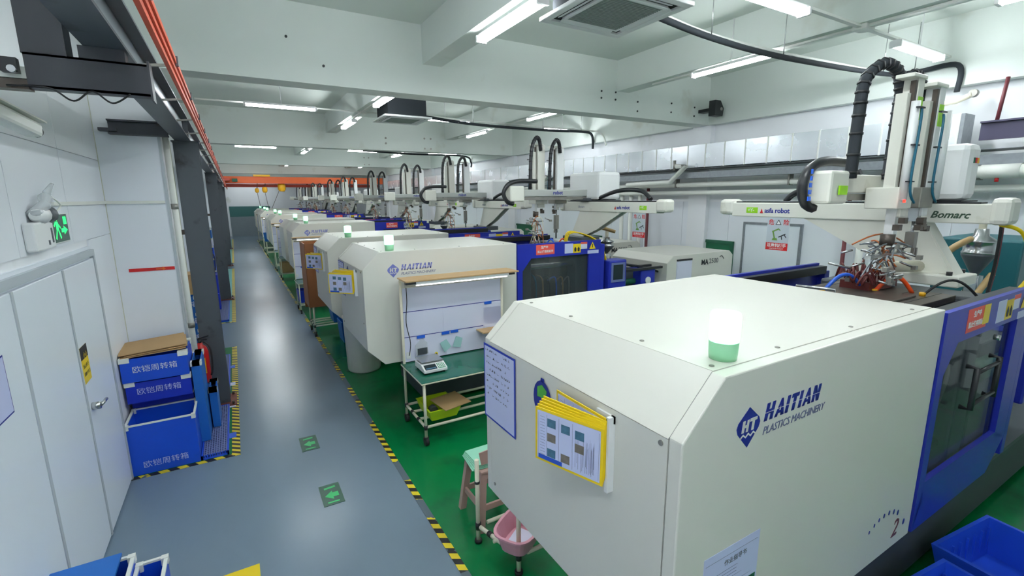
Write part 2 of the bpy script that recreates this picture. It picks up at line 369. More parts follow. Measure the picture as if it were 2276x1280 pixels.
# ---------------- lamps ----------------
def lamp(cx, cy, z, axis, n, label, length=1.22, cross=False):
    t = thing('fluorescent_lamp', label, 'lamp', (cx, cy, z), 'ceiling fluorescent lamps'); hl = length/2
    def B(a0, a1, b0, b1, z0, z1, mb):
        return mb.box(cx+a0, cx+a1, cy+b0, cy+b1, z+z0, z+z1) if axis == 'x' else mb.box(cx+b0, cx+b1, cy+a0, cy+a1, z+z0, z+z1)
    w_ = 0.045 if n == 1 else 0.06
    B(-hl, hl, -w_*0.6, w_*0.6, 0.03, 0.065, MB()).build('lamp_housing', PLAS, t)
    e = MB()
    for s_ in (-1, 1): B(s_*hl-0.015, s_*hl+0.015, -w_, w_, -0.02, 0.05, e)
    e.build('end_cap', PLAS, t, split=True)
    for k in range(n):
        off = 0 if n == 1 else (k-0.5)*0.055
        p, q = ((cx-hl+.02, cy+off, z), (cx+hl-.02, cy+off, z)) if axis == 'x' else ((cx+off, cy-hl+.02, z), (cx+off, cy+hl-.02, z))
        MB().cyl(p, q, 0.02, 10).build('tube', TUBE, t)
    MB().cyl((cx, cy, z+0.06), (cx, cy, 4.5 if 2.44 < cx < 2.72 or 5.98 < cx < 6.3 else ZC), 0.008, 6).build('hanger', PLAS, t)
LZ = 4.40
lamps = [(2.56, 4.42, 'y', 2, 'double tube lamp beside the nearest ceiling cassette, running down the hall'),
 (4.3, 2.83, 'x', 2, 'double tube lamp cut by the top edge right of the nearest ceiling cassette'),
 (5.97, 4.36, 'y', 1, 'single tube lamp under the right secondary beam in the nearest bay'),
 (7.45, 2.84, 'x', 2, 'double tube lamp at the top right above the large robot'),
 (0.98, 10.28, 'x', 1, 'long single tube lamp at the left of the second ceiling bay'),
 (2.52, 8.75, 'y', 2, 'double tube lamp just left of the black body of the second ceiling cassette'),
 (2.55, 11.95, 'y', 2, 'double tube lamp left of and beyond the second ceiling cassette'),
 (4.32, 10.35, 'x', 1, 'single tube lamp touching the right side of the second ceiling cassette'),
 (5.94, 8.8, 'y', 1, 'single tube lamp on the right of the second bay, nearer the camera'),
 (6.0, 12.15, 'y', 1, 'single tube lamp on the right of the second bay, farther from the camera'),
 (7.6, 10.38, 'x', 1, 'single tube lamp close to the right wall in the second bay'),
 (0.85, 18.15, 'x', 2, 'leftmost tube lamp of the third bay above the orange rail'),
 (2.5, 19.4, 'y', 2, 'short looking tube lamp in the third bay under the left secondary beam'),
 (4.38, 18.2, 'x', 2, 'tube lamp across the middle of the third bay'),
 (6.0, 19.55, 'y', 2, 'tube lamp in the third bay under the right secondary beam'),
 (1.0, 3.0, 'x', 2, 'double tube lamp above the aisle nearest the camera, out of view'),
 (2.6, 1.2, 'y', 2, 'double tube lamp overhead just above the camera, out of view'),
 (6.2, 1.2, 'y', 2, 'double tube lamp overhead on the right near the camera, out of view'),
 (1.0, -1.9, 'x', 2, 'double tube lamp behind the camera over the aisle'),
 (-0.4, 0.2, 'y', 2, 'added double tube lamp on the doorway side beside the camera, out of view, brightening the aisle'),  # unseen lamp added to brighten the aisle from the left

 (7.4, 18.15, 'x', 2, 'tube lamp near the right wall in the third bay'),
 (2.6, 27, 'y', 2, 'tube lamp in the fourth bay over the aisle side'), (6.3, 27, 'y', 2, 'tube lamp in the fourth bay on the right'),
 (0.9, 26.5, 'x', 2, 'tube lamp in the fourth bay at the left'), (4.6, 34, 'x', 2, 'tube lamp far down the hall on the right'), (1.2, 34.5, 'x', 2, 'tube lamp far down the hall over the aisle'),(1.2, 39.2, 'x', 2, 'added tube lamp in front of the end wall, brightening the far hall'), (0.9, 24.5, 'x', 2, 'added tube lamp over the aisle before the crane, brightening the far floor'), (5.0, 26.5, 'x', 2, 'added tube lamp in the middle of the fourth bay, brightening the far hall')]  # lamps from the end wall onward are added to brighten the far aisle
for a in lamps: lamp(a[0], a[1], LZ, a[2], a[3], a[4])
# conduits in the ceiling bays
for i, (yc, xs) in enumerate(((2.86, (3.6, 8.4)), (10.56, (-0.4, 8.4)), (18.2, (-0.4, 8.4)))):
    lab = ('nearest', 'second', 'third')[i]
    t = thing('cable_conduit', 'white cable conduits crossing under the ceiling of the %s bay' % lab, 'conduit', (3, yc, 4.53), 'ceiling conduits')
    MB().box(xs[0], xs[1], yc-0.025, yc+0.025, 4.468, 4.494).build('cross_conduit', PIPE, t)
    for x in ((2.55, 6.1) if i else (6.1,)): MB().box(x-0.025, x+0.025, yc-3.0 if i else -0.6, yc+3.0, 4.474, 4.498).build('long_conduit', PIPE, t)
    MB().box(6.02, 6.2, yc-0.07, yc+0.07, 4.45, 4.499).box(2.5, 2.62, yc-0.07, yc+0.07, 4.45, 4.499).build('junction_box', PIPE, t, split=True)
# ---------------- ceiling cassettes ----------------
def cassette(x0, y0, s, z, lab):
    t = thing('ceiling_cassette', lab, 'air conditioner', (x0+s/2, y0+s/2, z), 'ceiling air conditioners')
    m_ = 0.09; MB().box(x0+m_, x0+s-m_, y0+m_, y0+s-m_, z+0.03, z+0.42).build('unit_body', FOAM, t)
    fr = MB(); b1 = 0.075; b2 = 0.15
    def rg(a, b, z0, z1):
        for r in ((x0+a, x0+s-a, y0+a, y0+b), (x0+a, x0+s-a, y0+s-b, y0+s-a), (x0+a, x0+b, y0+b, y0+s-b), (x0+s-b, x0+s-a, y0+b, y0+s-b)): fr.box(*r, z0, z1)
    rg(0, b1, z, z+0.035); rg(b2, b2+0.035, z-0.006, z+0.02)
    fr.build('cover_frame', PLAS, t, bevel=0.006)
    sl = MB().box(x0+b1, x0+s-b1, y0+b1, y0+s-b1, z+0.022, z+0.03); sl.build('air_slot', SOCKET, t)
    for dx, dy in ((0, -1), (0, 1), (-1, 0), (1, 0)):
        c = Vector((x0+s/2, y0+s/2, z+0.01)); d = Vector((dx, dy, 0)); e = Vector((-dy, dx, 0)); o_ = c+d*(s/2-0.113)
        MB().bar(o_-e*(s/2-0.17), o_+e*(s/2-0.17), 0.05, 0.006, up=(d*0.35+NZ)).build('air_flap', PLAS, t)
    gr = MB()
    for k in range(24):
        yy = y0+b2+0.04+k*(s-2*b2-0.08)/23.0; gr.box(x0+b2+0.03, x0+s-b2-0.03, yy-0.006, yy+0.006, z-0.004, z+0.008)
    g_ = gr.build('intake_grille', GRILLE, t); g_['kind'] = 'stuff'
    MB().box(x0+b2+0.03, x0+s-b2-0.03, y0+b2+0.03, y0+s-b2-0.03, z+0.008, z+0.016).build('filter', GRILLE, t)
    for dx in (m_+.02, s-m_-.02):
        for dy in (m_+.02, s-m_-.02): MB().cyl((x0+dx, y0+dy, z+0.4), (x0+dx, y0+dy, ZC), 0.006, 6).build('hanger', STEEL, t)
cassette(2.60, 2.98, 0.95, 4.28, 'white ceiling air conditioner cassette at the top of the picture, nearest')
cassette(2.72, 9.5, 0.97, 4.28, 'second ceiling air conditioner cassette with black insulated body above the middle of the hall')
def ac_pipe(pts, pts2, lab):
    t = thing('insulated_pipe', lab, 'pipe', pts[0], 'insulated air conditioner pipes')
    MB().tube(spline(pts, 8), 0.032, 10).build('insulation', FOAM, t)
    MB().tube(spline(pts2, 8), 0.022, 8).build('drain_pipe', PIPE, t)
    for p in pts[1:-2:1]: MB().cyl((p[0], p[1], p[2]), (p[0], p[1], ZC), 0.005, 6).build('hanger', STEEL, t)
ac_pipe([(3.5, 3.55, 4.42), (4.6, 3.62, 4.36), (5.9, 3.6, 4.33), (8.05, 3.45, 4.36), (8.35, 3.2, 4.36), (8.4, 2.75, 4.36), (8.4, 2.72, 4.02)], [(3.5, 3.62, 4.5), (4.6, 3.68, 4.42), (5.9, 3.66, 4.4), (8.2, 3.55, 4.42)], 'black insulated pipe sagging from the nearest ceiling cassette to the right wall')
ac_pipe([(3.72, 10.1, 4.42), (4.9, 10.1, 4.34), (6.8, 10.1, 4.33), (8.0, 10.1, 4.36), (8.35, 10.1, 4.3), (8.4, 10.1, 3.95)], [(3.72, 10.2, 4.46), (4.9, 10.2, 4.42), (6.8, 10.2, 4.42), (8.3, 10.1, 4.4), (8.42, 9.8, 4.3), (8.42, 9.6, 4.0)], 'black insulated pipe from the second ceiling cassette to the right wall')
ac_pipe([(4.2, 17.7, 4.38), (6.0, 17.7, 4.33), (8.1, 17.7, 4.33), (8.4, 17.6, 4.1), (8.4, 17.6, 3.9)], [(4.2, 17.8, 4.45), (8.1, 17.8, 4.42), (8.4, 17.5, 4.2)], 'thin black pipe crossing the third ceiling bay')
t = thing('wall_drain', 'cream drain stub pipe on the right wall below the black pipe end', 'pipe', (8.4, 2.6, 3.9))
MB().tube([(8.43, 3.3, 3.86), (8.38, 2.7, 3.9), (8.3, 2.52, 3.95)], 0.035).build('pipe_run', CREAM, t); MB().lathe((8.32, 2.52, 3.96), [(0.045, -0.04), (0.05, 0.02), (0.03, 0.04)], 12, 'x').build('pipe_elbow', STEEL2, t)
t = tag(MB().prism([(-0.13, -0.14), (0.1, -0.14), (0.13, 0.0), (0.02, 0.14), (-0.13, 0.14)], (8.2, 6.3, 4.34), NX, NZ, 0.14).build('wall_speaker', BLACKP), 'small black speaker box on the beam near the right wall', 'speaker')
MB().cyl((8.25, 6.22, 4.33), (8.25, 6.15, 4.33), 0.03).build('speaker_cone', STEEL2, t)
MB().box(8.12, 8.28, 6.28, 6.6, 4.3, 4.36).build('bracket', BLACKP, t)
# bolts and rust marks on the beam faces
for y, spots, lab in ((6.58, [(5.63, 4.47), (5.63, 4.36), (5.95, 4.48), (5.95, 4.36), (6.48, 4.37), (6.48, 4.21), (7.35, 4.42), (7.35, 4.26), (8.0, 4.4), (8.0, 4.24), (0.75, 4.6), (1.15, 4.32)], 'the nearest cross beam'), (14.38, [(5.3, 4.5), (5.5, 4.5), (5.3, 4.2), (5.5, 4.2), (4.1, 4.45), (4.1, 4.3)], 'the second cross beam'), (22.18, [(5.3, 4.5), (5.5, 4.5), (5.3, 4.2), (5.5, 4.2)], 'the third cross beam')):
    t = thing('beam_bolts', 'small rusty bolt ends on the face of %s' % lab, 'bolt', (5.6, y, 4.3), 'beam bolts')
    for x, z in spots: MB().cyl((x, y-0.012, z), (x, y, z), 0.016 if y < 10 else 0.03, 8).build('bolt', STEEL2 if y > 10 else BLACKP, t)
# ---------------- crane runway, rail, columns ----------------
t = thing('crane_runway', 'dark steel runway beam with shiny web coloured as lit along the left above the columns', 'beam', (-0.435, 20, 3.4))
MB().box(-0.52, -0.36, 0.2, 39.5, 3.40, 3.415).build('bottom_flange', DARK, t)
MB().box(-0.445, -0.43, 0.2, 39.5, 3.415, 3.645).build('web', WEBLIT, t)
MB().box(-0.52, -0.36, 0.2, 39.5, 3.645, 3.66).build('top_flange', DARK, t)
for y in (7.19, 14.97, 22.8, 30.6):
    MB().box(-0.5, -0.38, y-0.006, y+0.006, 3.415, 3.645).build('stiffener', DARK, t)
t = thing('conductor_rail', 'orange three-strip conductor rail running beside the dark runway beam', 'rail', (-0.215, 20, 3.4))
for k in range(3): MB().box(-0.228+k*0.009, -0.208+k*0.009, 0.3, 39, 3.385+k*0.033, 3.415+k*0.033).build('rail_strip', ORANGE, t)
y = 1.3
while y < 30:
    MB().bar((-0.4, y, 3.42), (-0.235, y, 3.44), 0.014, 0.014).build('rail_arm', STEEL2, t); MB().box(-0.196, -0.182, y-0.015, y+0.015, 3.44, 3.49).build('rail_clip', DARK, t)
    y += 1.05 if y < 9 else 2.1
t = thing('runway_bracket', 'dark steel cross bracket carrying the runway beam at the top left', 'bracket', (-0.5, 3.0, 3.2))
MB().box(-0.73, -0.29, 3.0, 3.012, 3.20, 3.345).box(-0.73, -0.29, 3.0, 3.09, 3.2, 3.21).box(-0.73, -0.29, 3.0, 3.09, 3.335, 3.345).build('channel', DARK2, t)
MB().box(-0.74, -0.60, 3.02, 3.035, 3.345, 4.6).box(-0.60, -0.585, 3.02, 3.14, 3.345, 4.6).build('hanger_plate', DARK2, t)
MB().box(-0.54, -0.37, 3.0, 3.09, 3.345, 3.4).build('seat_block', DARK2, t)
MB().box(-0.29, -0.281, 2.99, 3.1, 3.18, 3.36).build('end_plate', DARK2, t)
t = thing('wall_strut', 'dirty white strut and conduit from the left wall to the dark bracket', 'strut', (-0.95, 3.0, 3.25))
MB().box(X0+0.014, -0.73, 3.01, 3.08, 3.235, 3.285).build('conduit', PIPE, t); MB().box(X0+0.014, -0.73, 3.01, 3.08, 3.19, 3.232).build('angle_bar', IRON, t)
t = tag(MB().tube(spline([(-0.8, 3.0, 3.2), (-0.66, 2.99, 3.2), (-0.58, 2.98, 3.15), (-0.51, 2.99, 3.2), (-0.44, 2.98, 3.152), (-0.37, 2.99, 3.2)], 8), 0.004, 6).build('loose_wire', BLACK), 'thin black wire looping below the dark cross bracket', 'wire')
t = thing('junction_clamp', 'small black and yellow clamp on the strut at the left edge', 'clamp', (-0.77, 2.98, 3.28))
MB().box(-0.80, -0.745, 2.96, 3.0, 3.25, 3.31).build('clamp_body', BLACKP, t); MB().cyl((-0.76, 2.94, 3.26), (-0.76, 2.96, 3.26), 0.015).build('lens', STEEL, t)
t = tag(MB().box(-0.9, -0.83, 2.96, 3.0, 3.29, 3.34).build('small_box', BLACKP), 'small dark box on the strut at the far left edge', 'box')
# second bracket on the pillar
t = thing('pillar_bracket', 'dark steel stub beam sticking out of the first pillar near its top', 'bracket', (-0.85, 6.46, 3.5))
MB().box(-1.02, -0.52, 6.38, 6.5, 3.5, 3.515).box(-1.02, -0.52, 6.435, 6.447, 3.38, 3.5).box(-1.02, -0.52, 6.38, 6.5, 3.37, 3.385).build('stub_beam', DARK2, t)
MB().box(-1.1, -0.95, 6.4, 6.5, 3.40, 3.43).build('angle_plate', DARK2, t)
for i in range(4):
    y = 7.07+i*PITCH; lab = ('nearest', 'second', 'third', 'fourth')[i]
    t = thing('steel_column', '%s dark grey steel column under the runway beam' % lab, 'column', (-0.415, y+0.1, 0), 'runway columns')
    MB().box(-0.545, -0.29, y, y+0.012, 0.02, 3.385).box(-0.545, -0.29, y+0.19, y+0.202, 0.02, 3.385).box(-0.425, -0.41, y+0.012, y+0.19, 0.02, 3.385).build('shaft', DARK, t)
    MB().box(-0.64, -0.22, y-0.12, y+0.32, 0.004, 0.02).build('base_plate', RUST, t)
    MB().box(-0.56, -0.28, y-0.01, y+0.21, 3.385, 3.4).build('cap_plate', DARK, t)
    for sx in (-0.6, -0.26):
        for sy in (-0.08, 0.28): MB().cyl((sx, y+sy, 0.02), (sx, y+sy, 0.06), 0.015, 6).build('anchor_bolt', IRON, t)
    MB().box(-0.62, -0.545, y+0.02, y+0.06, 2.28, 2.34).build('tie_bar', IRON, t)
# pipes beside the pillars
t = thing('drain_pipe', 'white drain pipe running down beside the first pillar behind the column', 'pipe', (-0.55, 6.62, 0))
MB().cyl((-0.572, 6.65, 0.004), (-0.572, 6.65, 3.4), 0.03).build('pipe_run', PIPE, t); MB().cyl((-0.572, 6.65, 1.2), (-0.572, 6.65, 1.26), 0.036).cyl((-0.572, 6.65, 2.6), (-0.572, 6.65, 2.66), 0.036).build('pipe_clip', STEEL2, t)
t = thing('conduit_run', 'thin white conduit from the emergency light round the corner to the first pillar edge', 'conduit', (-1.1, 5.6, 2.68))
MB().box(X0+0.014, X0+0.034, 4.75, 6.49, 2.665, 2.695).build('wall_length', PIPE, t); MB().box(X0+0.03, -0.64, 6.478, 6.498, 2.665, 2.695).build('pillar_length', PIPE, t)
# red arrow band
t = thing('red_arrow_band', 'red pipe-marking band with orange arrow on the first white pillar', 'marking', (-0.9, 6.49, 1.95))
MB().box(-1.05, -0.64, 6.492, 6.499, 1.93, 1.965).build('band', RED, t)
MB().prism([(-0.06, -0.006), (0.0, -0.006), (0.0, -0.022), (0.03, 0.0), (0.0, 0.022), (0.0, 0.006), (-0.06, 0.006)], (-0.75, 6.492, 1.948), NX, NZ, 0.002).build('arrow_mark', mat('arrow_orange', (226, 110, 40), 0.5), t)
# ---------------- overhead crane ----------------
Y = 29.2
t = thing('overhead_crane', 'orange overhead travelling crane spanning the far end of the hall', 'crane', (4, Y, 3.4))
MB().box(-0.3, 8.0, Y, Y+0.25, 3.56, 3.9).build('girder', ORANGE2, t)
MB().box(-0.3, 7.85, Y+0.5, Y+0.6, 3.36, 3.52).build('lower_girder', REDP, t)
MB().box(-0.3, 8.0, Y-0.05, Y+0.3, 3.54, 3.56).build('girder_flange', REDP, t)
MB().box(-0.3, 0.0, Y-0.6, Y+1.2, 3.661, 3.8).build('end_carriage', REDP, t)
MB().box(1.1, 1.9, Y-0.1, Y+0.2, 3.9, 4.0).build('motor_box', YELH, t)
MB().box(0.1, 0.35, Y-0.12, Y, 3.62, 3.78).build('control_box', GRN, t)
for x, z, r in ((1.22, 3.18, 0.10), (1.6, 3.22, 0.13), (2.45, 3.36, 0.2)):
    h = MB().lathe((x, Y+0.3, z), [(r*0.6, -r*1.2), (r, -r*0.6), (r, r*0.6), (r*0.6, r*1.2)], 12).build('hoist_block', YELH, t)
    c_ = MB().cyl((x, Y+0.3, z), (x+0.05, Y+0.3, 3.56), 0.02, 6).build('hoist_chain', IRON, h)
    MB().tube([(x, Y+0.3, z-r), (x+0.1, Y+0.2, 2.2)] if x < 2 else [(x-0.15, Y+0.3, z-r), (x-0.6, Y+0.2, 2.2)], 0.012, 6).build('control_cable', IRON, h)
# ---------------- right wall services ----------------
t = thing('air_duct', 'shiny foil covered air duct running along the right wall', 'duct', (8.3, 12, 3.3))
y = 2.55; k = 0
while y < 30:
    L_ = 0.42 if y < 12 else 1.2
    MB().box(8.1, 8.42, y+0.004, y+L_-0.004, 3.26, 3.70).build('duct_section', FOIL, t, bevel=0.004)
    MB().box(8.094, 8.425, y-0.012, y+0.012, 3.254, 3.706).build('duct_rib', PIPE, t); y += L_
MB().box(8.1, 8.42, 2.50, 2.545, 3.26, 3.7).build('duct_end', TRAY, t)
y = 2.6
while y < 30:
    MB().bar((8.47, y, 3.24), (8.0, y, 3.24), 0.03, 0.02).build('support_arm', TRAY, t)
    y += 2.4
t = thing('cable_tray', 'galvanised cable tray under the foil duct on the right wall', 'cable tray', (8.2, 12, 3.05))
MB().box(8.05, 8.065, 1.0, 32, 3.05, 3.17).box(8.065, 8.3, 1.0, 32, 3.05, 3.06).build('tray_channel', TRAY, t)
MB().box(7.98, 8.4, 1.6, 32, 3.225, 3.232).build('tray_cover', DARK, t)
t = thing('water_pipe', 'upper thick white pipe along the right wall below the cable tray', 'pipe', (8.25, 12, 2.92), 'white wall pipes')
MB().cyl((8.24, -2, 2.93), (8.24, 33, 2.93), 0.05, 14).build('pipe_run', PIPE, t)
for y in (2.3, 4.7, 7.1, 9.5, 11.9, 14.3): MB().box(8.18, 8.3, y-0.015, y+0.015, 2.87, 3.05).build('pipe_clip', STEEL2, t)
t = thing('water_pipe', 'lower thinner white pipe along the right wall', 'pipe', (8.25, 12, 2.76), 'white wall pipes')
MB().cyl((8.24, -2, 2.765), (8.24, 33, 2.765), 0.042, 14).build('pipe_run', PIPE, t)
t = thing('water_pipe', 'thickest white pipe joint at the right edge of the picture', 'pipe', (8.0, 1.5, 2.98), 'white wall pipes')
MB().cyl((8.08, -1.0, 2.97), (8.08, 2.6, 2.97), 0.075, 16).build('pipe_run', PIPE, t); MB().cyl((8.08, 1.9, 2.97), (8.08, 2.25, 2.97), 0.085, 16).build('pipe_collar', PIPE, t)
MB().cyl((8.08, 2.1, 2.9), (8.08, 2.1, 2.84), 0.02).build('valve_knob', RED, t)
for x, y, m_, lab in ((8.33, 8.85, PIPE, 'leftmost'), (8.33, 8.55, PIPE, 'second'), (8.33, 8.25, PIPE, 'third'), (8.33, 8.0, MAROON, 'dark maroon')):
    t = tag(MB().cyl((x, y, 0.003), (x, y, 2.9), 0.05 if m_ is PIPE else 0.035, 12).build('riser_pipe', m_), '%s riser pipe of the bundle on the right wall behind the second robot' % lab, 'pipe', 'riser pipes'); 
t = tag(MB().cyl((8.4, 3.6, 0.003), (8.4, 3.6, 2.7), 0.05, 12).build('riser_pipe', PIPE), 'white riser pipe on the right wall behind the large robot', 'pipe', 'riser pipes')
t = tag(MB().cyl((8.45, 3.85, 0.003), (8.45, 3.85, 2.7), 0.03, 10).build('riser_pipe', MAROON), 'thin maroon riser pipe on the right wall behind the large robot', 'pipe', 'riser pipes')
def branch(y, lab):
    t = thing('branch_pipe', lab, 'pipe', (8.0, y, 3.0), 'bent branch pipes')
    MB().tube([(7.95, y, 3.3), (7.95, y-0.25, 3.3), (7.95, y+0.15, 2.98), (7.95, y+1.4, 2.96)], 0.05, 10).build('pipe_run', PIPE, t)
    MB().cyl((7.95, y+0.05, 3.22), (7.95, y+0.05, 3.42), 0.03).build('vent_stub', STEEL2, t)
branch(6.9, 'bent white branch pipe on the right wall above the second robot arm'); branch(11.8, 'bent white branch pipe on the right wall beyond the second robot')
t = thing('steel_beam', 'purplish steel beam with maroon rod at the right edge below the ceiling', 'beam', (8.1, 1.8, 3.4))
MB().box(7.98, 8.02, -2, 2.3, 3.34, 3.55).box(7.94, 8.1, -2, 2.3, 3.54, 3.56).build('beam_web', PURP, t); MB().cyl((8.0, 2.17, 3.56), (8.05, 2.15, 4.05), 0.02, 6).build('hanger_rod', MAROON, t)
# far ceiling opening: flat sheet, the shade of the recess put into its colour
t = thing('roof_opening', 'flat grey sheet coloured as the shade in a broken edged opening of the far ceiling', 'ceiling opening', (3, 24, 4.99))
MB().prism([(-1.6, -0.6), (1.2, -0.5), (1.5, 0.4), (0.2, 1.0), (-1.2, 0.6)], (2.6, 26.5, 4.985), NX, NY, 0.01).build('shaded_face', mat('recess_shade', (110, 104, 100), 0.8, var=0.3), t)
# ================= logo lettering built from strokes =================
def clip_half(poly, a, b, c):      # keep a*x+b*y+c >= 0
    out = []
    for i in range(len(poly)):
        p, q = poly[i], poly[(i+1) % len(poly)]; dp = a*p[0]+b*p[1]+c; dq = a*q[0]+b*q[1]+c
        if dp >= 0: out.append(p)
        if dp*dq < 0:
            t_ = dp/(dp-dq); out.append((p[0]+(q[0]-p[0])*t_, p[1]+(q[1]-p[1])*t_))
    return out
def wordmark(o, r, u, h, m, parent):
    """slanted block word with a slit through it"""
    L = {'H': [[(0, 0), (.26, 0), (.26, 1), (0, 1)], [(.5, 0), (.76, 0), (.76, 1), (.5, 1)], [(.2, .38), (.55, .38), (.55, .62), (.2, .62)]],
         'A': [[(0, 0), (.22, 0), (.48, 1), (.36, 1)], [(.58, 0), (.86, 0), (.52, 1), (.36, 1)], [(.2, .18), (.62, .18), (.56, .32), (.24, .32)]],
         'I': [[(0, 0), (.26, 0), (.26, 1), (0, 1)]], 'T': [[(.22, 0), (.48, 0), (.48, .8), (.22, .8)], [(0, .78), (.7, .78), (.7, 1), (0, 1)]],
         'N': [[(0, 0), (.24, 0), (.24, 1), (0, 1)], [(.5, 0), (.74, 0), (.74, 1), (.5, 1)], [(.05, 1), (.26, 1), (.7, 0), (.48, 0)]]}
    W = {'H': .9, 'A': .92, 'I': .38, 'T': .8, 'N': .76}; x = 0; mb = MB()
    for ch in 'HAITIAN':
        for q in L[ch]:
            for part in (clip_half(clip_half(q, 0, -1, .44), 0, 1, 0.2) , clip_half(q, 0, 1, -.5), clip_half(q, 0, -1, .14)):
                if len(part) > 2: mb.prism([((px+x+py*.22)*h, py*h) for px, py in part], o, r, u, 0.002)
        x += W[ch]+.06
    return mb.build('wordmark', m, parent)
def logo(x, z, y, parent, m, m2):
    # diamond 0.145 wide centred at x, z on a face looking to -Y
    d = [(-.07, .01), (-.062, .03), (0, .082), (.062, .03), (.07, .01), (.062, -.012), (0, -.078), (-.062, -.012)]
    MB().prism(d, (x, y, z), NX, NZ, 0.002).build('logo_diamond', m, parent)
    w_ = MB()
    for q in ([(-.042, -.012), (-.028, -.012), (-.022, .034), (-.036, .034)], [(-.016, -.012), (-.004, -.012), (.002, .034), (-.010, .034)], [(-.034, .006), (-.006, .006), (-.005, .016), (-.033, .016)],
              [(.016, -.012), (.030, -.012), (.036, .034), (.022, .034)], [(.006, .024), (.048, .024), (.049, .036), (.007, .036)]): w_.prism(q, (x, y-.002, z), NX, NZ, 0.0012)
    zz = [(-.045, -.028), (-.03, -.018), (-.015, -.03), (0, -.018), (.015, -.03), (.03, -.018), (.045, -.028)]
    for a, b in zip(zz[:-1], zz[1:]): w_.prism([a, b, (b[0], b[1]-.007), (a[0], a[1]-.007)], (x, y-.002, z), NX, NZ, 0.0012)
    w_.build('logo_letters', WHITE, parent)
    wordmark((x+.095, y, z+.0), NX, NZ, .07, m, parent)
    text('tagline', 'PLASTICS MACHINERY', (x+.093, y, z-.055), NX, NZ, .046, m2, parent, t=.0015, shear=.25, space=.93)
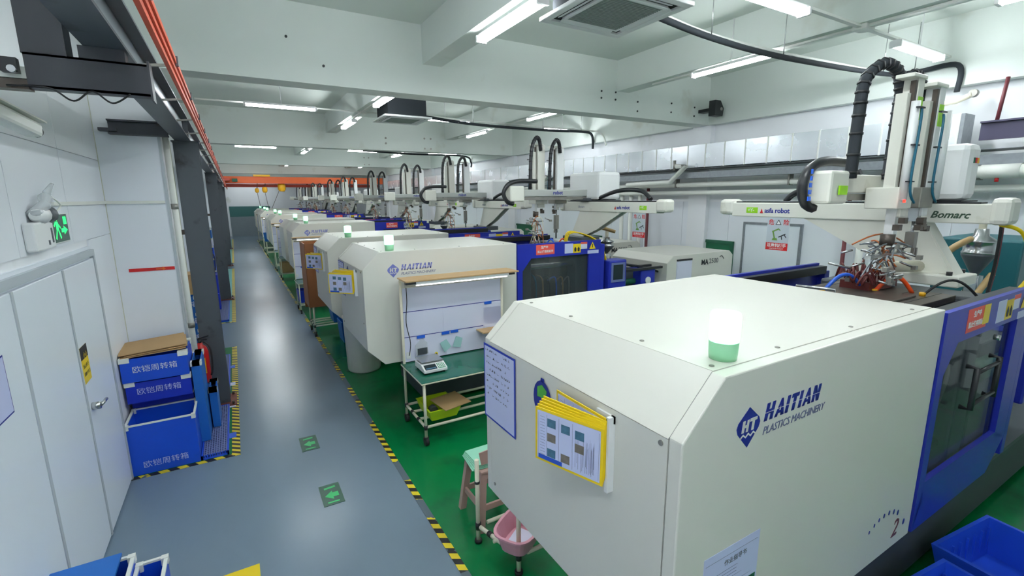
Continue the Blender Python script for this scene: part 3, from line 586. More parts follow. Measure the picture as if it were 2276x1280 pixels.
# ================= injection moulding machine =================
def machine(Y, label):
    t = thing('injection_molding_machine', label, 'machine', (4.6, Y+0.7, 0), 'injection molding machines in the row')
    prof = [(1.2, .93), (1.4, .73), (3.25, .73), (3.25, 2.09), (1.4, 2.09), (1.2, 1.895)]
    ext = lambda pl, y0, y1: MB().prism([(x, z) for x, z in pl], (0, Y+y1, 0), NX, NZ, y1-y0)
    ext([(1.206, .934), (1.403, .736), (3.24, .736), (3.24, 2.084), (1.403, 2.084), (1.206, 1.892)], .01, 1.42).build('cover_core', GREYM, t)
    ext(prof, 0, .058).build('side_panel', WHITE, t, bevel=.006)
    ext(prof, 1.372, 1.43).build('side_panel', WHITE, t, bevel=.006)
    ext([(1.412, 2.07), (3.25, 2.07), (3.25, 2.09), (1.412, 2.09)], .0605, 1.3695).build('roof_panel', WHITE, t)
    ext([(1.2, 1.887), (1.407, 2.09), (1.407, 2.075), (1.22, 1.887)], .0605, 1.3695).build('corner_panel', WHITE, t)
    ext([(1.2, .932), (1.2, 1.884), (1.22, 1.884), (1.22, .932)], .0605, 1.3695).build('end_panel', WHITE, t)
    ext([(1.2, .93), (1.22, .93), (1.41, .745), (1.4, .73)], .0605, 1.3695).build('corner_panel', WHITE, t)
    sc = [(x, .095, 2.09, 'z') for x in (1.45, 1.86, 2.45, 3.1)]+[(1.46, y, 2.09, 'z') for y in (.45, .95, 1.33)]
    for (x, y, z, _) in sc: MB().lathe((x, Y+y, z), [(.010, 0), (.010, .003), (.005, .005)], 10).build('screw', STEEL2, t)
    for (y, z) in ((.09, 1.86), (.09, 1.25), (1.33, 1.78), (1.33, 1.42), (1.33, 1.0)): MB().cyl((1.2, Y+y, z), (1.195, Y+y, z), .010, 10).build('screw', STEEL2, t)
    # bed
    MB().box(1.95, 8.1, Y+.16, Y+1.27, .06, .55).build('bed', GREYD, t, bevel=.01)
    MB().box(1.95, 8.1, Y+.12, Y+1.31, .53, .57).build('bed_rail', GREYM, t)
    for x in (2.3, 4.2, 6.1, 7.8):
        for y in (.3, 1.13): MB().cyl((x, Y+y, .002), (x, Y+y, .06), .08, 12).build('foot', BLACK, t)
    # safety doors
    def door(yf, s, nm, pane):
        mb = MB(); P = lambda poly: mb.prism(poly, (0, yf, 0), NX, NZ, .03)
        P([(3.26, 1.87), (4.72, 1.87), (4.72, 2.07), (3.26, 2.07)]); P([(3.26, .74), (3.34, .9), (3.34, 1.87), (3.26, 1.87)]); P([(4.5, 1.0), (4.72, .95), (4.72, 1.87), (4.5, 1.87)])
        P([(3.26, .74), (4.45, .74), (4.72, .95), (4.5, 1.04), (3.34, 1.04)]); P([(3.34, 1.70), (3.48, 1.87), (3.34, 1.87)])
        d_ = mb.build(nm, BLUE, t)
        if pane: MB().prism([(3.33, 1.03), (4.51, 1.03), (4.51, 1.88), (3.48, 1.88), (3.33, 1.70)], (0, yf-.004+.02, 0), NX, NZ, .006).build('window_pane', ACRYL, d_)
        return d_
    dn = door(Y+.02, 1, 'safety_door', True); door(Y+1.42, 1, 'safety_door', True)
    MB().box(3.26, 4.72, Y+.05, Y+.11, 1.98, 2.05).box(3.26, 4.72, Y+1.32, Y+1.38, 1.98, 2.05).box(3.26, 3.29, Y+.05, Y+1.38, 1.0, 2.05).build('guard_frame', BLACKP, t)
    MB().box(4.72, 4.8, Y-.01, Y+.1, .8, 2.0).box(4.72, 4.8, Y+1.33, Y+1.42, .8, 2.0).build('corner_post', BLUE, t, bevel=.005, split=True)
    # platens, tie bars, mould
    MB().box(3.34, 3.62, Y+.2, Y+1.22, .6, 1.93).build('moving_platen', GREYM, t, bevel=.02)
    MB().box(4.42, 4.7, Y+.2, Y+1.22, .6, 1.98).build('fixed_platen', GREYM, t, bevel=.02)
    for z in (.85, 1.7):
        for y in (.3, 1.12): MB().cyl((3.3, Y+y, z), (4.8, Y+y, z), .045, 14).build('tie_bar', STEEL, t)
    md = MB().box(3.64, 3.98, Y+.4, Y+1.02, .8, 1.9).box(4.06, 4.41, Y+.4, Y+1.02, .8, 1.92).build('mould', IRON, t, bevel=.006, split=True)
    for k in range(6): MB().tube(spline([(3.7+k*.12, Y+.42, 1.6-k*.05), (3.72+k*.12, Y+.25, 1.5), (3.75+k*.12, Y+.3, 1.1), (3.7+k*.1, Y+.4, .9)], 5), .012, 6).build('mould_hose', (TUBET, HOSET, BLACK, HOSEB, HOSET, STEEL2)[k], t)
    # injection unit
    MB().cyl((4.72, Y+.7, 1.2), (5.7, Y+.7, 1.2), .11, 16).build('barrel', STEEL2, t)
    MB().box(5.15, 5.8, Y+.3, Y+1.1, .57, 1.5).build('injection_carriage', GREYD, t, bevel=.02)
    for y in (.18, .95):
        MB().cyl((4.85, Y+y+.1, 1.3), (5.3, Y+y+.1, 1.3), .085, 16).cyl((5.3, Y+y+.1, 1.3), (5.8, Y+y+.1, 1.3), .05, 14).build('pull_cylinder', GRN if y < .5 else GREYM, t)
    MB().box(5.72, 6.05, Y+.12, Y+.5, .9, 1.5).build('motor_block', BLUE, t, bevel=.015)
    MB().cyl((5.88, Y+.12, 1.32), (5.88, Y+.105, 1.32), .06, 16).build('round_label', PLAS, t)
    MB().box(5.25, 6.2, Y+.1, Y+.15, 1.5, 1.54).box(5.25, 5.3, Y+.1, Y+1.0, 1.5, 1.54).box(5.9, 6.2, Y+.35, Y+.4, 1.5, 1.54).build('chain_guide', BLACKP, t)
    rnd = random.Random(3)
    for k in range(6):
        y = .25+.1*k; MB().tube(spline([(5.0, Y+y, 1.42), (5.2, Y+y+.03, 1.6+.02*k), (5.6, Y+y+.05, 1.58), (6.0, Y+y, 1.5), (6.3, Y+y, 1.4)], 5), .018, 8).build('hydraulic_hose', BLACK, t)
    MB().box(5.05, 5.25, Y+.75, Y+1.1, 1.5, 1.8).cyl((5.0, Y+.9, 1.65), (5.35, Y+.9, 1.65), .1, 14).build('screw_motor', BLACKP, t)
    # control panel
    cp = MB().box(4.86, 5.22, Y-.06, Y+.18, 1.25, 1.74).build('control_panel', BLUE, t, bevel=.02)
    MB().box(4.90, 5.18, Y-.068, Y-.06, 1.40, 1.70).build('screen_frame', GREYB, cp); MB().box(4.94, 5.13, Y-.074, Y-.068, 1.44, 1.67).build('screen', LCD, cp)
    # hydraulic cabinet
    cab = MB().prism([(6.25, .35), (7.95, .35), (8.0, .45), (8.0, 1.62), (7.9, 1.7), (6.4, 1.7), (6.25, 1.58)], (0, Y+1.4, 0), NX, NZ, 1.35).build('hydraulic_cabinet', WHITE, t, bevel=.008)
    MB().box(6.48, 6.86, Y+.035, Y+.048, .8, 1.6).build('cabinet_door', PAPER, cab); MB().box(6.48, 6.86, Y+.03, Y+.05, 1.6, 1.63).box(6.92, 7.35, Y+.03, Y+.05, 1.22, 1.245).build('vent_slot', BLACKP, cab)
    MB().box(6.92, 7.38, Y+.036, Y+.048, .8, 1.2).build('cabinet_door', PAPER, cab)
    text('model_lettering', 'MA', (7.12, Y+.048, 1.49), NX, NZ, .13, INK, cab, offset=.004); text('model_lettering', '2500', (7.33, Y+.048, 1.5), NX, NZ, .13, GREYM, cab)
    MB().tube(spline([(7.62, Y+.046, 1.6), (7.68, Y+.046, 1.62), (7.74, Y+.046, 1.56)], 4), .006, 6).build('model_mark', GREYM, cab)
    # beacon
    b = MB().lathe((1.56, Y+.13, 2.09), [(.05, 0), (.052, .02), (.054, .07)], 20).build('beacon_base', BEACB, t)
    MB().lathe((1.56, Y+.13, 2.16), [(.054, 0), (.056, .02), (.056, .095), (.052, .11), (.02, .115)], 20).build('beacon_lens', BEACON, b)
    logo(1.555, 1.86, Y, t, NAVY, INKG)
    # roof bits
    # stickers on the front door rail
    def st(x0, x1, z0, z1, m, nm='sticker', y=Y-.012): return MB().box(x0, x1, y, y+.0015, z0, z1).build(nm, m, t)
    st(3.56, 3.87, 1.91, 2.05, STICK)
    text('sticker_lettering', '生产中', (3.70, Y-.013, 2.0), NX, NZ, .04, PLAS, t, align='CENTER', t=.001, offset=.001); text('sticker_lettering', '禁止使用机械手', (3.715, Y-.013, 1.94), NX, NZ, .038, PLAS, t, align='CENTER', t=.001, offset=.001)
    st(4.05, 4.2, 1.9, 2.04, PAPERB); st(4.2, 4.34, 1.9, 2.03, YEL); st(4.34, 4.46, 1.95, 2.05, PAPER); st(4.34, 4.46, 2.02, 2.05, STICK, y=Y-.013)
    MB().prism([(-.06, -.05), (.06, -.05), (0, .055)], (4.56, Y-.012, 1.99), NX, NZ, .002).build('warning_triangle', YEL, t)
    MB().prism([(-.006, -.028), (.006, -.028), (.008, .02), (-.008, .02)], (4.56, Y-.0142, 1.99), NX, NZ, .001).build('warning_mark', INK, t)
    for k in range(2): MB().prism([(-.015, -.04), (.015, -.04), (.02, 0), (0, .03), (-.02, 0)], (4.24+k*.06, Y-.0135, 1.96), NX, NZ, .001).build('warning_mark', INK, t)
    st(4.47, 4.68, 1.87, 1.92, PAPERB)
    return t
M1Y = .95; YS = [.95, 5.45, 7.8, 12.9, 15.25, 20.5, 22.9, 28.3, 30.7, 35.3]
m2 = machine(5.45, 'white housed molding machine behind the green topped workbench, second nearest in the row')
ranks = ['', '', 'third nearest molding machine in the row, half hidden behind the second one', 'fourth molding machine in the row, bright white side with faded lettering', 'fifth molding machine in the row, roof seen behind the fourth', 'sixth molding machine of the row down the hall', 'seventh molding machine of the row down the hall', 'eighth molding machine of the row, far down the hall', 'ninth molding machine of the row, far down the hall', 'tenth and farthest molding machine near the crane end']
mach = [None, m2]
for i in range(2, 10):
    c = copy_tree(m2, skip=('mould_hose', 'screw', 'hydraulic_hose') if i > 3 else ())
    retag(c, ranks[i], (4.6, YS[i]+.7, 0)); mach.append(c)
m1 = retag(copy_tree(m2, skip=('hydraulic_hose', 'control_panel', 'screw_motor', 'hydraulic_cabinet', 'chain_guide')), 'largest white molding machine housing in the right foreground with glowing green beacon', (4.6, M1Y+.7, 0)); mach[0] = m1
def faded(root):
    for ch in root.children:
        if ch.name.split('.')[0] in ('logo_diamond', 'wordmark'):
            ch.material_slots[0].link = 'OBJECT'; ch.material_slots[0].material = FADED
for i in (1, 3, 5): faded(mach[i])
# extras on the nearest machine
Y = M1Y
for x, z, s_ in [(2.72, .95, .010), (2.77, .972, .011), (2.82, .986, .012), (2.875, .99, .013), (2.935, .986, .014), (2.995, .97, .015), (3.05, .945, .016), (3.15, .85, .018)]:
    MB().prism([(s_*.6*math.cos(a)+.15*s_*math.sin(a), s_*math.sin(a)) for a in [2*PI*k/12 for k in range(12)]], (x, Y, z), NX, NZ, .002).build('model_dot', NAVY, m1)
text('model_number', '2', (3.0, Y, .80), NX, NZ, .15, mat('maroon_ink', (110, 40, 60), .4), m1, t=.002, shear=.3)
# handle and latch on its door
for x in (3.72, 4.1):
    MB().tube([(x, Y+.0, 1.68), (x, Y-.05, 1.68), (x, Y-.05, 1.42), (x, Y, 1.42)], .016, 8).build('door_handle', BLACKP, m1)
MB().tube([(3.72, Y-.05, 1.65), (4.1, Y-.05, 1.65)], .012, 8).tube([(3.72, Y-.05, 1.45), (4.1, Y-.05, 1.45)], .012, 8).build('handle_rail', BLACKP, m1)
MB().cyl((4.12, Y+.0, 1.80), (4.12, Y-.03, 1.80), .018).build('door_latch', STEEL, m1)
# mould top plate and hoses of the nearest machine
pl = MB().box(3.60, 4.42, Y+.3, Y+1.05, 1.94, 1.985).box(3.62, 4.1, Y+.42, Y+.9, 1.985, 2.0).build('mould_top_plate', IRON, m1, bevel=.004)
for k in range(5): MB().box(3.6, 4.42, Y+.38+k*.15, Y+.386+k*.15, 1.985, 1.987).build('plate_groove', BLACKP, m1)
MB().tube([(3.55, Y+.95, 1.95), (3.55, Y+.95, 2.04), (3.62, Y+.72, 2.04), (3.62, Y+.72, 1.95)], .012, 8).build('lifting_handle', STEEL, m1)
MB().tube(arc((3.72, Y+.85, 1.99), (4.05, Y+.72, 1.985), (0, 0, .13), 14), .014, 8).build('cooling_hose', HOSEB, m1)
MB().tube(arc((4.06, Y+.66, 1.985), (4.26, Y+.50, 1.985), (0, 0, .12), 14), .015, 8).build('cooling_hose', HOSEO, m1)
MB().tube(arc((4.20, Y+.42, 1.985), (4.42, Y+.18, 1.985), (0, 0, .12), 14), .009, 8).build('cooling_hose', BLACK, m1)
for (x, y) in ((3.72, .85), (4.06, .66), (4.2, .42)): MB().cyl((x, Y+y, 1.985), (x, Y+y, 2.01), .02, 8).build('hose_nipple', YELH, m1)
# yellow fan sticker on nearest machine rail
s_ = MB().box(3.80, 3.90, Y-.015, Y-.0135, 1.93, 2.05).build('sticker', YEL, m1)
# ================= document holders, notices =================
def fan_paper(o, r, u, w_, h_, parent, pics=True, seed=1):
    rnd = random.Random(seed); n = r.cross(u)
    pp = MB().prism([(0, 0), (w_, 0), (w_, h_), (0, h_)], o, r, u, .001).build('page', PAPERB, parent); o2 = o+n*.0012
    lines = MB()
    for k in range(22):
        x = w_*(.62+.36*rnd.random()); y0 = h_*(.05+.2*rnd.random()); lines.prism([(x, y0), (x+.0012, y0), (x+.0012, y0+h_*.6*rnd.random()+.02), (x, y0+h_*.5)], o2, r, u, .0003)
    for k in range(14):
        y = h_*(.1+.85*k/14); x = w_*.05; lines.prism([(x, y), (x+w_*.08, y), (x+w_*.08, y+.0012), (x, y+.0012)], o2, r, u, .0003)
    for xx in (.02, .16, .36, .58, .98): lines.prism([(w_*xx, h_*.03), (w_*xx+.001, h_*.03), (w_*xx+.001, h_*.96), (w_*xx, h_*.96)], o2, r, u, .0003)
    lines.build('print', INKG, pp, kind='stuff')
    if pics:
        for i, (x, y, m_) in enumerate(((.17, .72, PHOTO1), (.40, .70, PHOTO1), (.62, .68, PHOTO1), (.17, .42, PHOTO2), (.62, .42, PHOTO2), (.17, .1, PHOTO1), (.40, .1, PHOTO2))):
            MB().prism([(0, 0), (w_*.14, 0), (w_*.14, h_*.17), (0, h_*.17)], o2+r*w_*x+u*h_*y, r, u, .0005).build('photo', m_, pp)
        MB().prism([(0, 0), (w_*.4, 0), (w_*.4, h_*.09), (0, h_*.09)], o2+r*w_*.02, r, u, .0005).build('blue_band', mat('band_blue%d' % seed, (30, 80, 190), .4), pp)
    return pp
def doc_holder(Y, label, angles):
    # spine on the end face at Y+.375
    ys_ = Y+.33; t = thing('document_holder', label, 'document holder', (1.195, ys_, 1.7), 'yellow document holders')
    MB().box(1.168, 1.2, ys_-.012, ys_+.006, 1.54, 1.86).box(1.19, 1.2, ys_-.012, ys_+.09, 1.83, 1.86).build('spine', PLAS, t)
    MB().cyl((1.176, ys_, 1.55), (1.176, ys_, 1.85), .006, 8).build('hinge_rod', STEEL2, t)
    for i, a in enumerate(angles):
        r = Vector((-math.sin(a), math.cos(a), 0)); h0 = Vector((1.168-.003*i, ys_, 1.56)); w_, h_ = .335, .245; u = NZ
        fr = MB(); b = .012; e = r.cross(u)*-.004
        o = h0+u*(.008*(len(angles)-i))
        for q in ([(0, 0), (w_, 0), (w_, b), (0, b)], [(0, h_-b), (w_, h_-b), (w_, h_), (0, h_)], [(w_-b, b), (w_, b), (w_, h_-b), (w_-b, h_-b)], [(0, b), (b, b), (b, h_-b), (0, h_-b)]): fr.prism(q, o, r, u, .004)
        sl = fr.build('sleeve_frame', YEL, t)
        if i in (0, len(angles)-1) or len(angles) < 9:
            # page faces the aisle (-X): right direction is -r
            fan_paper(o+r*(w_-b)+u*b+(-r).cross(u)*.001, -r, u, w_-2*b, h_-2*b, sl, i == len(angles)-1, seed=i+1)
    return t
doc_holder(M1Y, 'yellow framed document sleeves hinged on the end of the nearest machine, one page swung out', [-0.0]+[.22+.028*k for k in range(5)])
doc_holder(5.45, 'open fan of yellow document sleeves on the end of the second machine', [.3, .5, .55, .6, .75, .8])
doc_holder(7.8, 'yellow document sleeves on the end of the third machine', [.4, .6, .7])
def notice_board(Y, label):
    t = thing('notice_sheet', label, 'notice', (1.2, Y+1.25, 1.64), 'blue bordered notice sheets')
    o = Vector((1.196, Y+1.435, 1.41)); r = -NY; u = NZ; w_, h_ = .36, .455
    MB().prism([(0, 0), (w_, 0), (w_, h_), (0, h_)], o, r, u, .002).build('border', mat('notice_border', (28, 56, 176), .4) if 'notice_border' not in MATS else MATS['notice_border'], t)
    MB().prism([(.012, .012), (w_-.012, .012), (w_-.012, h_-.012), (.012, h_-.012)], o+r.cross(u)*.002, r, u, .001).build('sheet', PAPERB, t)
    rnd = random.Random(5); o2 = o+r.cross(u)*.003; hw = MB()
    for row in range(8):
        for k in range(rnd.randint(12, 18)):
            x = .03+rnd.random()*.27; y = .42-row*.038
            for _ in range(2):
                a = rnd.uniform(0, PI); l = .012; dx, dy = l*math.cos(a), l*math.sin(a)
                hw.prism([(x, y), (x+dx, y+dy), (x+dx+.002, y+dy-.002), (x+.002, y-.002)], o2, r, u, .0004)
    hw.build('handwriting', INK, t, kind='stuff')
    return t
notice_board(M1Y, 'blue bordered white notice with handwriting on the nearest machine end')
notice_board(5.45, 'blue bordered notice on the end of the second machine'); notice_board(7.8, 'blue bordered notice on the end of the third machine')
def badge(Y, lab):
    t = thing('oval_sticker', lab, 'sticker', (1.2, Y+.82, 1.78), 'blue oval stickers')
    pts = [(.075*math.cos(a), .095*math.sin(a)) for a in [2*PI*k/20 for k in range(20)]]
    MB().prism(pts, (1.196, Y+.82, 1.74), -NY, NZ, .002).prism([(-.015, .09), (.015, .09), (.012, .108), (-.012, .108)], (1.196, Y+.82, 1.74), -NY, NZ, .002).build('oval', NAVY, t)
    MB().prism([(-.04, 0), (.035, .01), (.04, .05), (0, .07), (-.04, .05)], (1.193, Y+.82, 1.745), -NY, NZ, .001).build('green_patch', mat('patch_green', (80, 170, 60), .4) if 'patch_green' not in MATS else MATS['patch_green'], t)
for y_, l_ in ((M1Y, 'nearest'), (5.45, 'second'), (7.8, 'third')): badge(y_, 'blue oval sticker with green patch on the end of the %s machine' % l_)
t = thing('instruction_label', 'printed grey instruction sheet low on the side of the nearest machine', 'label', (1.5, M1Y, 1.2))
o = Vector((1.36, M1Y-.0005, 1.10))
MB().prism([(0, 0), (.34, 0), (.34, .285), (0, .285)], o, NX, NZ, .0015).build('sheet', PAPERB, t)
pr = MB(); rnd = random.Random(8)
for k in range(12): pr.prism([(.02, .02+k*.015), (.02+.1+rnd.random()*.18, .02+k*.015), (.2, .0215+k*.015), (.02, .0215+k*.015)], o-NY*.0015, NX, NZ, .0004)
pr.prism([(.01, .25), (.33, .25), (.33, .2515), (.01, .2515)], o-NY*.0015, NX, NZ, .0004); pr.build('print', INKG, t)
text('heading', '作业指导书', o+Vector((.12, -.0015, .21)), NX, NZ, .028, INK, t, t=.0005)
for k, m_ in enumerate((RED, PHOTO2, GRN)): MB().box(1.52+k*.06, 1.57+k*.06, M1Y-.003, M1Y-.002, 1.13, 1.19).build('picture', m_, t)
# ================= take-out robots =================
def robot(ym, s, label, big=False, ln=1.86):
    t = thing('takeout_robot', label, 'robot', (4.9, ym, 2.0), 'take-out robots above the machines')
    X = 4.9; V = lambda x, y, z: Vector((x, ym+y*s, z))
    def bx(x0, x1, y0, y1, z0, z1, mb=None):
        a, b = sorted((ym+y0*s, ym+y1*s)); return (mb or MB()).box(x0, x1, a, b, z0, z1)
    bx(X-.06, X+.1, -.38, ln-.18, 2.475, 2.625).build('traverse_beam', WHITE2, t, bevel=.01)
    bx(X-.09, X+.12, -.48, -.36, 2.47, 2.67).build('end_cap', WHITE2, t, bevel=.035)
    bx(X-.07, X+.11, ln-.2, ln-.02, 2.49, 2.66).build('end_cap', WHITE2, t, bevel=.035)
    bx(X-.05, X+.08, -.3, ln-.22, 2.625, 2.637).build('beam_cover', BLACKP, t)
    bx(X-.055, X-.045, .3, ln-.3, 2.637, 2.642).build('guide_rail', STEEL, t)
    # gusset stand on the fixed platen
    g_ = MB(); poly = [(.98, 2.475), (.02, 2.475), (-.18, 2.08), (.06, 2.05), (.45, 2.2)]
    poly = [(y*s, z) for y, z in poly]
    g_.prism(poly, (X+.06, ym, 0), NY, NZ, .02); g_.prism(poly, (X-.04, ym, 0), NY, NZ, .02).build('stand', WHITE2, t)
    MB().prism([(.13*s, 2.475), (.02*s, 2.475), (-.22*s, 2.07), (-.05*s, 2.07)], (X+.13, ym, 0), NY, NZ, -.16 if s < 0 else -.16).build('stand_post', WHITE2, t)
    bx(X-.16, X+.22, -.28, .22, 1.985, 2.07).build('stand_base', WHITE2 if s > 0 else GREYM, t, bevel=.01)
    for dx in (-.1, .16): MB().cyl(V(X+dx, -.2, 2.07), V(X+dx, -.2, 2.1), .02, 8).build('bolt', BLACKP, t)
    # electric box
    yb0, yb1 = (-.20, .10) if s > 0 else (-.26, .5)
    bx(X-.06, X+(.16 if s > 0 else .38), yb0, yb1, 2.65, 3.08).build('electric_box', PLAS, t, bevel=.05)
    for k, m_ in enumerate((BLACKP, YELH, GRN)):
        if s > 0: MB().box(X+.0+k*.04, X+.025+k*.04, ym+yb0-.004, ym+yb0, 2.93, 2.97).build('switch', (GRN, RED, YELH)[k], t)
        else: MB().box(X-.055, X-.05, ym-.02-k*.1, ym+.03-k*.1, 2.94, 2.98).build('switch', m_, t)
    bx(X-.04, X+.3, yb0+.02, yb1+.1, 2.637, 2.65).build('box_base', BLACKP, t)
    # crosswise kick beam on its carriage
    K = 2.66
    bx(3.62, 5.05, .10, .22, K+.05, K+(.18 if big else .15)).build('kick_beam', WHITE2 if big else mat('beam_grey', (178, 182, 178), .4, .2, var=.1), t, bevel=.01); bx(3.66, 5.0, .11, .2, K, K+.045).build('kick_rail', STEEL2, t)
    bx(4.78, 5.02, .02, .3, 2.64, K+.02).build('carriage', GREYM, t)
    bx(3.42, 3.66, .06, .26, K-.02, K+.20).build('servo_motor', WHITE2, t, bevel=.02)
    bx(3.5, 3.6, .04, .05, K+.04, K+.1).build('green_label', LIME, t)
    ch = spline([V(3.9, .2, K+.27), V(3.6, .2, K+.27), V(3.42, .2, K+.22), V(3.34, .2, K+.1), V(3.4, .2, K-.02), V(3.5, .2, K-.05)], 6)
    MB().tube(ch, .033, 6).build('loop_chain', BLACKP, t)
    if big:
        for k in range(5): MB().box(3.345+.004*k, 3.375, ym+.155, ym+.164, K-.0+.045*k, K+.03+.045*k).build('chain_link', HOSEB, t)
    # two vertical arms
    for a, (x, top, low) in enumerate(((4.08, 3.47, 2.38), (4.44, 3.45, 2.5))):
        y0 = -.05 if a == 0 else -.05
        bx(x-.015, x+(.075 if big else .11), y0-.05, y0+.04, K-.12, top).build('vertical_arm', WHITE2 if a == 0 else PLAS, t, bevel=.006)
        if a == 0 or big: bx(x-.11, x-.055, y0-.03, y0+.04, K+.0, top-.10).build('guide_profile', WHITE2, t, bevel=.004)
        bx(x-(.05 if big else .035), x-.02, y0-.045, y0-.015, K-.05, top-.02).build('linear_rail', IRON, t)
        MB().cyl(V(x-.075 if a == 0 else x+.105, y0-.07, K+.0), V(x-.075 if a == 0 else x+.105, y0-.07, top-.16), .026, 12).build('air_cylinder', PLAS, t)
        bx(x-.12, x+.08, y0-.06, y0+.05, top-.005, top+.02).build('arm_cap', WHITE2, t, bevel=.004)
        bx(x-.12, x+.10, y0-.065, y0+.14, K-.06, K+.09).build('arm_carriage', WHITE2 if a == 0 else STEEL2, t, bevel=.008)
        bx(x-.03, x+.03, y0-.03, y0+.03, low, K-.05).build('inner_arm', STEEL if a else PLAS, t)
        bx(x+(.0 if big else .03), x+.07, y0-.0535, y0-.05, top-.27, top-.12).build('green_label', LIME, t)
        xl = x-(.40 if big else .21) if a == 0 else x-.22
        pts = spline([V(xl, y0+.12, K+.15), V(xl+.01, y0+.12, top-.25), V(xl+.04, y0+.12, top-.02), V((xl+x)/2+.02, y0+.1, top+.10), V(x-.02, y0+.08, top+.06), V(x+.02, y0+.06, top-.08)], 7)
        MB().tube(pts, .036 if big else .028, 6).build('cable_chain', BLACKP if not big else FOAM, t)
        cc = MB(); n_ = len(pts)
        for i in range(1, n_-1, 2):
            d_ = (Vector(pts[i+1])-Vector(pts[i-1])).normalized()*.008; cc.tube([Vector(pts[i])-d_, Vector(pts[i])+d_], .041 if big else .031, 6)
        cc.build('chain_ribs', BLACK, t, kind='stuff')
        MB().tube(spline([V(x-.06, y0-.1, top-.2), V(x-.075, y0-.11, K+.5), V(x-.09, y0-.11, K+.1), V(x-.02, y0-.12, K-.02)], 5), .008, 6).build('air_hose', TUBET, t)
        for k in range(3): bx(x-.12, x-.03, y0-.11, y0-.09, K+.12+.24*k, K+.13+.24*k).build('hose_tie', BLACKP, t)
    # end-of-arm tool
    rnd = random.Random(11 if big else 7); zt = 2.36 if big else 2.42; xg = 4.05
    MB().cyl(V(xg, -.05, zt+.06), V(xg, -.05, zt-.02), .045, 12).build('wrist', IRON, t)
    rods = MB(); tub = MB(); blk = MB(); red = MB(); R_ = .26 if big else .13; H_ = .24 if big else .62
    for k in range(26):
        a = Vector((rnd.uniform(-R_, R_), rnd.uniform(-.16, .16)*1.2, -rnd.uniform(0, H_))); c0 = V(xg, -.05, zt-.02)
        b = a+Vector((rnd.uniform(-.12, .12), rnd.uniform(-.1, .1), rnd.uniform(-.06, .04)))
        rods.cyl(c0+a, c0+b, .008, 6)
        if k % 2: blk.box(*[v for p in zip(c0+b-Vector((.02, .015, .015)), c0+b+Vector((.02, .015, .015))) for v in p])
    for k in range(16):
        a = Vector((rnd.uniform(-R_, R_), rnd.uniform(-.15, .15), -rnd.uniform(0, H_))); b = Vector((rnd.uniform(-R_, R_), rnd.uniform(-.15, .15), -rnd.uniform(0, H_))); c0 = V(xg, -.05, zt)
        (tub if k % 3 else red).tube(arc(c0+a, c0+b, (rnd.uniform(-.06, .06), 0, .07), 8), .006, 6)
    rods.build('gripper_rods', STEEL, t, kind='stuff'); blk.build('gripper_blocks', STEEL2, t, kind='stuff'); tub.build('gripper_tubes', TRAY if big else CREAM, t, kind='stuff'); red.build('gripper_wires', mat('wire_orange%d' % int(ym*10), (196, 110, 60), .5), t, kind='stuff')
    bx(xg-R_, xg+R_, -.07, -.03, zt-.1, zt-.08).build('gripper_plate', STEEL, t)
    # second tool: thin rod with clamp
    MB().cyl(V(4.44, -.05, 2.5), V(4.44, -.05, 2.34 if big else 2.05), .012, 8).build('rod', STEEL, t)
    cl = MB(); bx(4.41, 4.47, -.08, -.02, 2.30 if big else 2.2, 2.42, cl)
    cl.prism([(-.03, 0), (-.01, 0), (-.02, -.06), (-.035, -.06)], V(4.44, -.07, 2.3 if big else 2.2), NX, NZ, .02).prism([(.01, 0), (.03, 0), (.035, -.06), (.02, -.06)], V(4.44, -.07, 2.3 if big else 2.2), NX, NZ, .02)
    cl.build('runner_clamp', STEEL2, t)
    # carriage valves
    vb = MB(); 
    for k in range(8): vb.box(*[v for p in zip(*(lambda c: (c-Vector((.025, .02, .02)), c+Vector((.025, .02, .02))))(V(3.95+rnd.random()*.55, -.12-rnd.random()*.03, K-.1-rnd.random()*.12))) for v in p])
    vb.build('valve_block', IRON, t, kind='stuff')
    if big: MB().box(3.9, 3.93, ym-.17, ym-.165, 2.645, 2.665).build('red_led', LEDR, t)
    # markings on the beam: face looking -X
    fx = X-.0605; r = -NY
    yl = ym+s*(ln-.42)
    MB().box(fx-.001, fx, yl-.065, yl+.065, 2.515, 2.575).build('green_label', LIME, t)
    text('axis_lettering', '+Y-', (fx-.001, yl+.05, 2.53), r, NZ, .05, PLAS, t, t=.001, offset=.001)
    yn = (yl-.14) if s > 0 else (yl+.52)
    MB().prism([(-.05, 0), (-.015, 0), (-.03, .05)], (fx, yn, 2.515), r, NZ, .001).build('red_mark', RED, t)
    text('arm_lettering', 'asfa robot', (fx, yn, 2.522), r, NZ, .068, NAVY, t, t=.001, offset=.0015, space=.95)
    if s > 0:
        text('arm_lettering', 'Bomarc', (fx, ym-.01, 2.515), r, NZ, .075, mat('arm_ink_green', (60, 84, 66), .4), t, t=.001, shear=.35, offset=.002)
    else:
        text('arm_lettering', 'Bomarc', (fx, ym-.0, 2.53), r, NZ, .05, INKG, t, t=.001, shear=.35); text('arm_lettering', 'robot', (4.14, ym-.285, K+.08), NX, NZ, .075, NAVY, t, t=.001, offset=.002)
    # hose loop at the base end
    MB().tube(spline([V(X, ln*.28 if s > 0 else ln*.2, 2.66), V(X-.05, .9, 2.78), V(X+.1, 1.2, 2.78), V(X+.05, 1.45, 2.66)] if s < 0 else [V(X, .55, 2.9), V(X-.02, .9, 2.78), V(X-.02, 1.1, 2.72), V(X, 1.2, 2.64)], 6), .03, 8).build('hose_guide', BLACKP, t)
    if big: MB().tube(spline([V(X+.05, -.4, 2.47), V(X+.18, -.5, 2.4), V(X+.3, -.55, 2.1), V(X+.2, -.48, 1.9)], 6), .014, 6).build('air_hose', YEL, t)
    return t
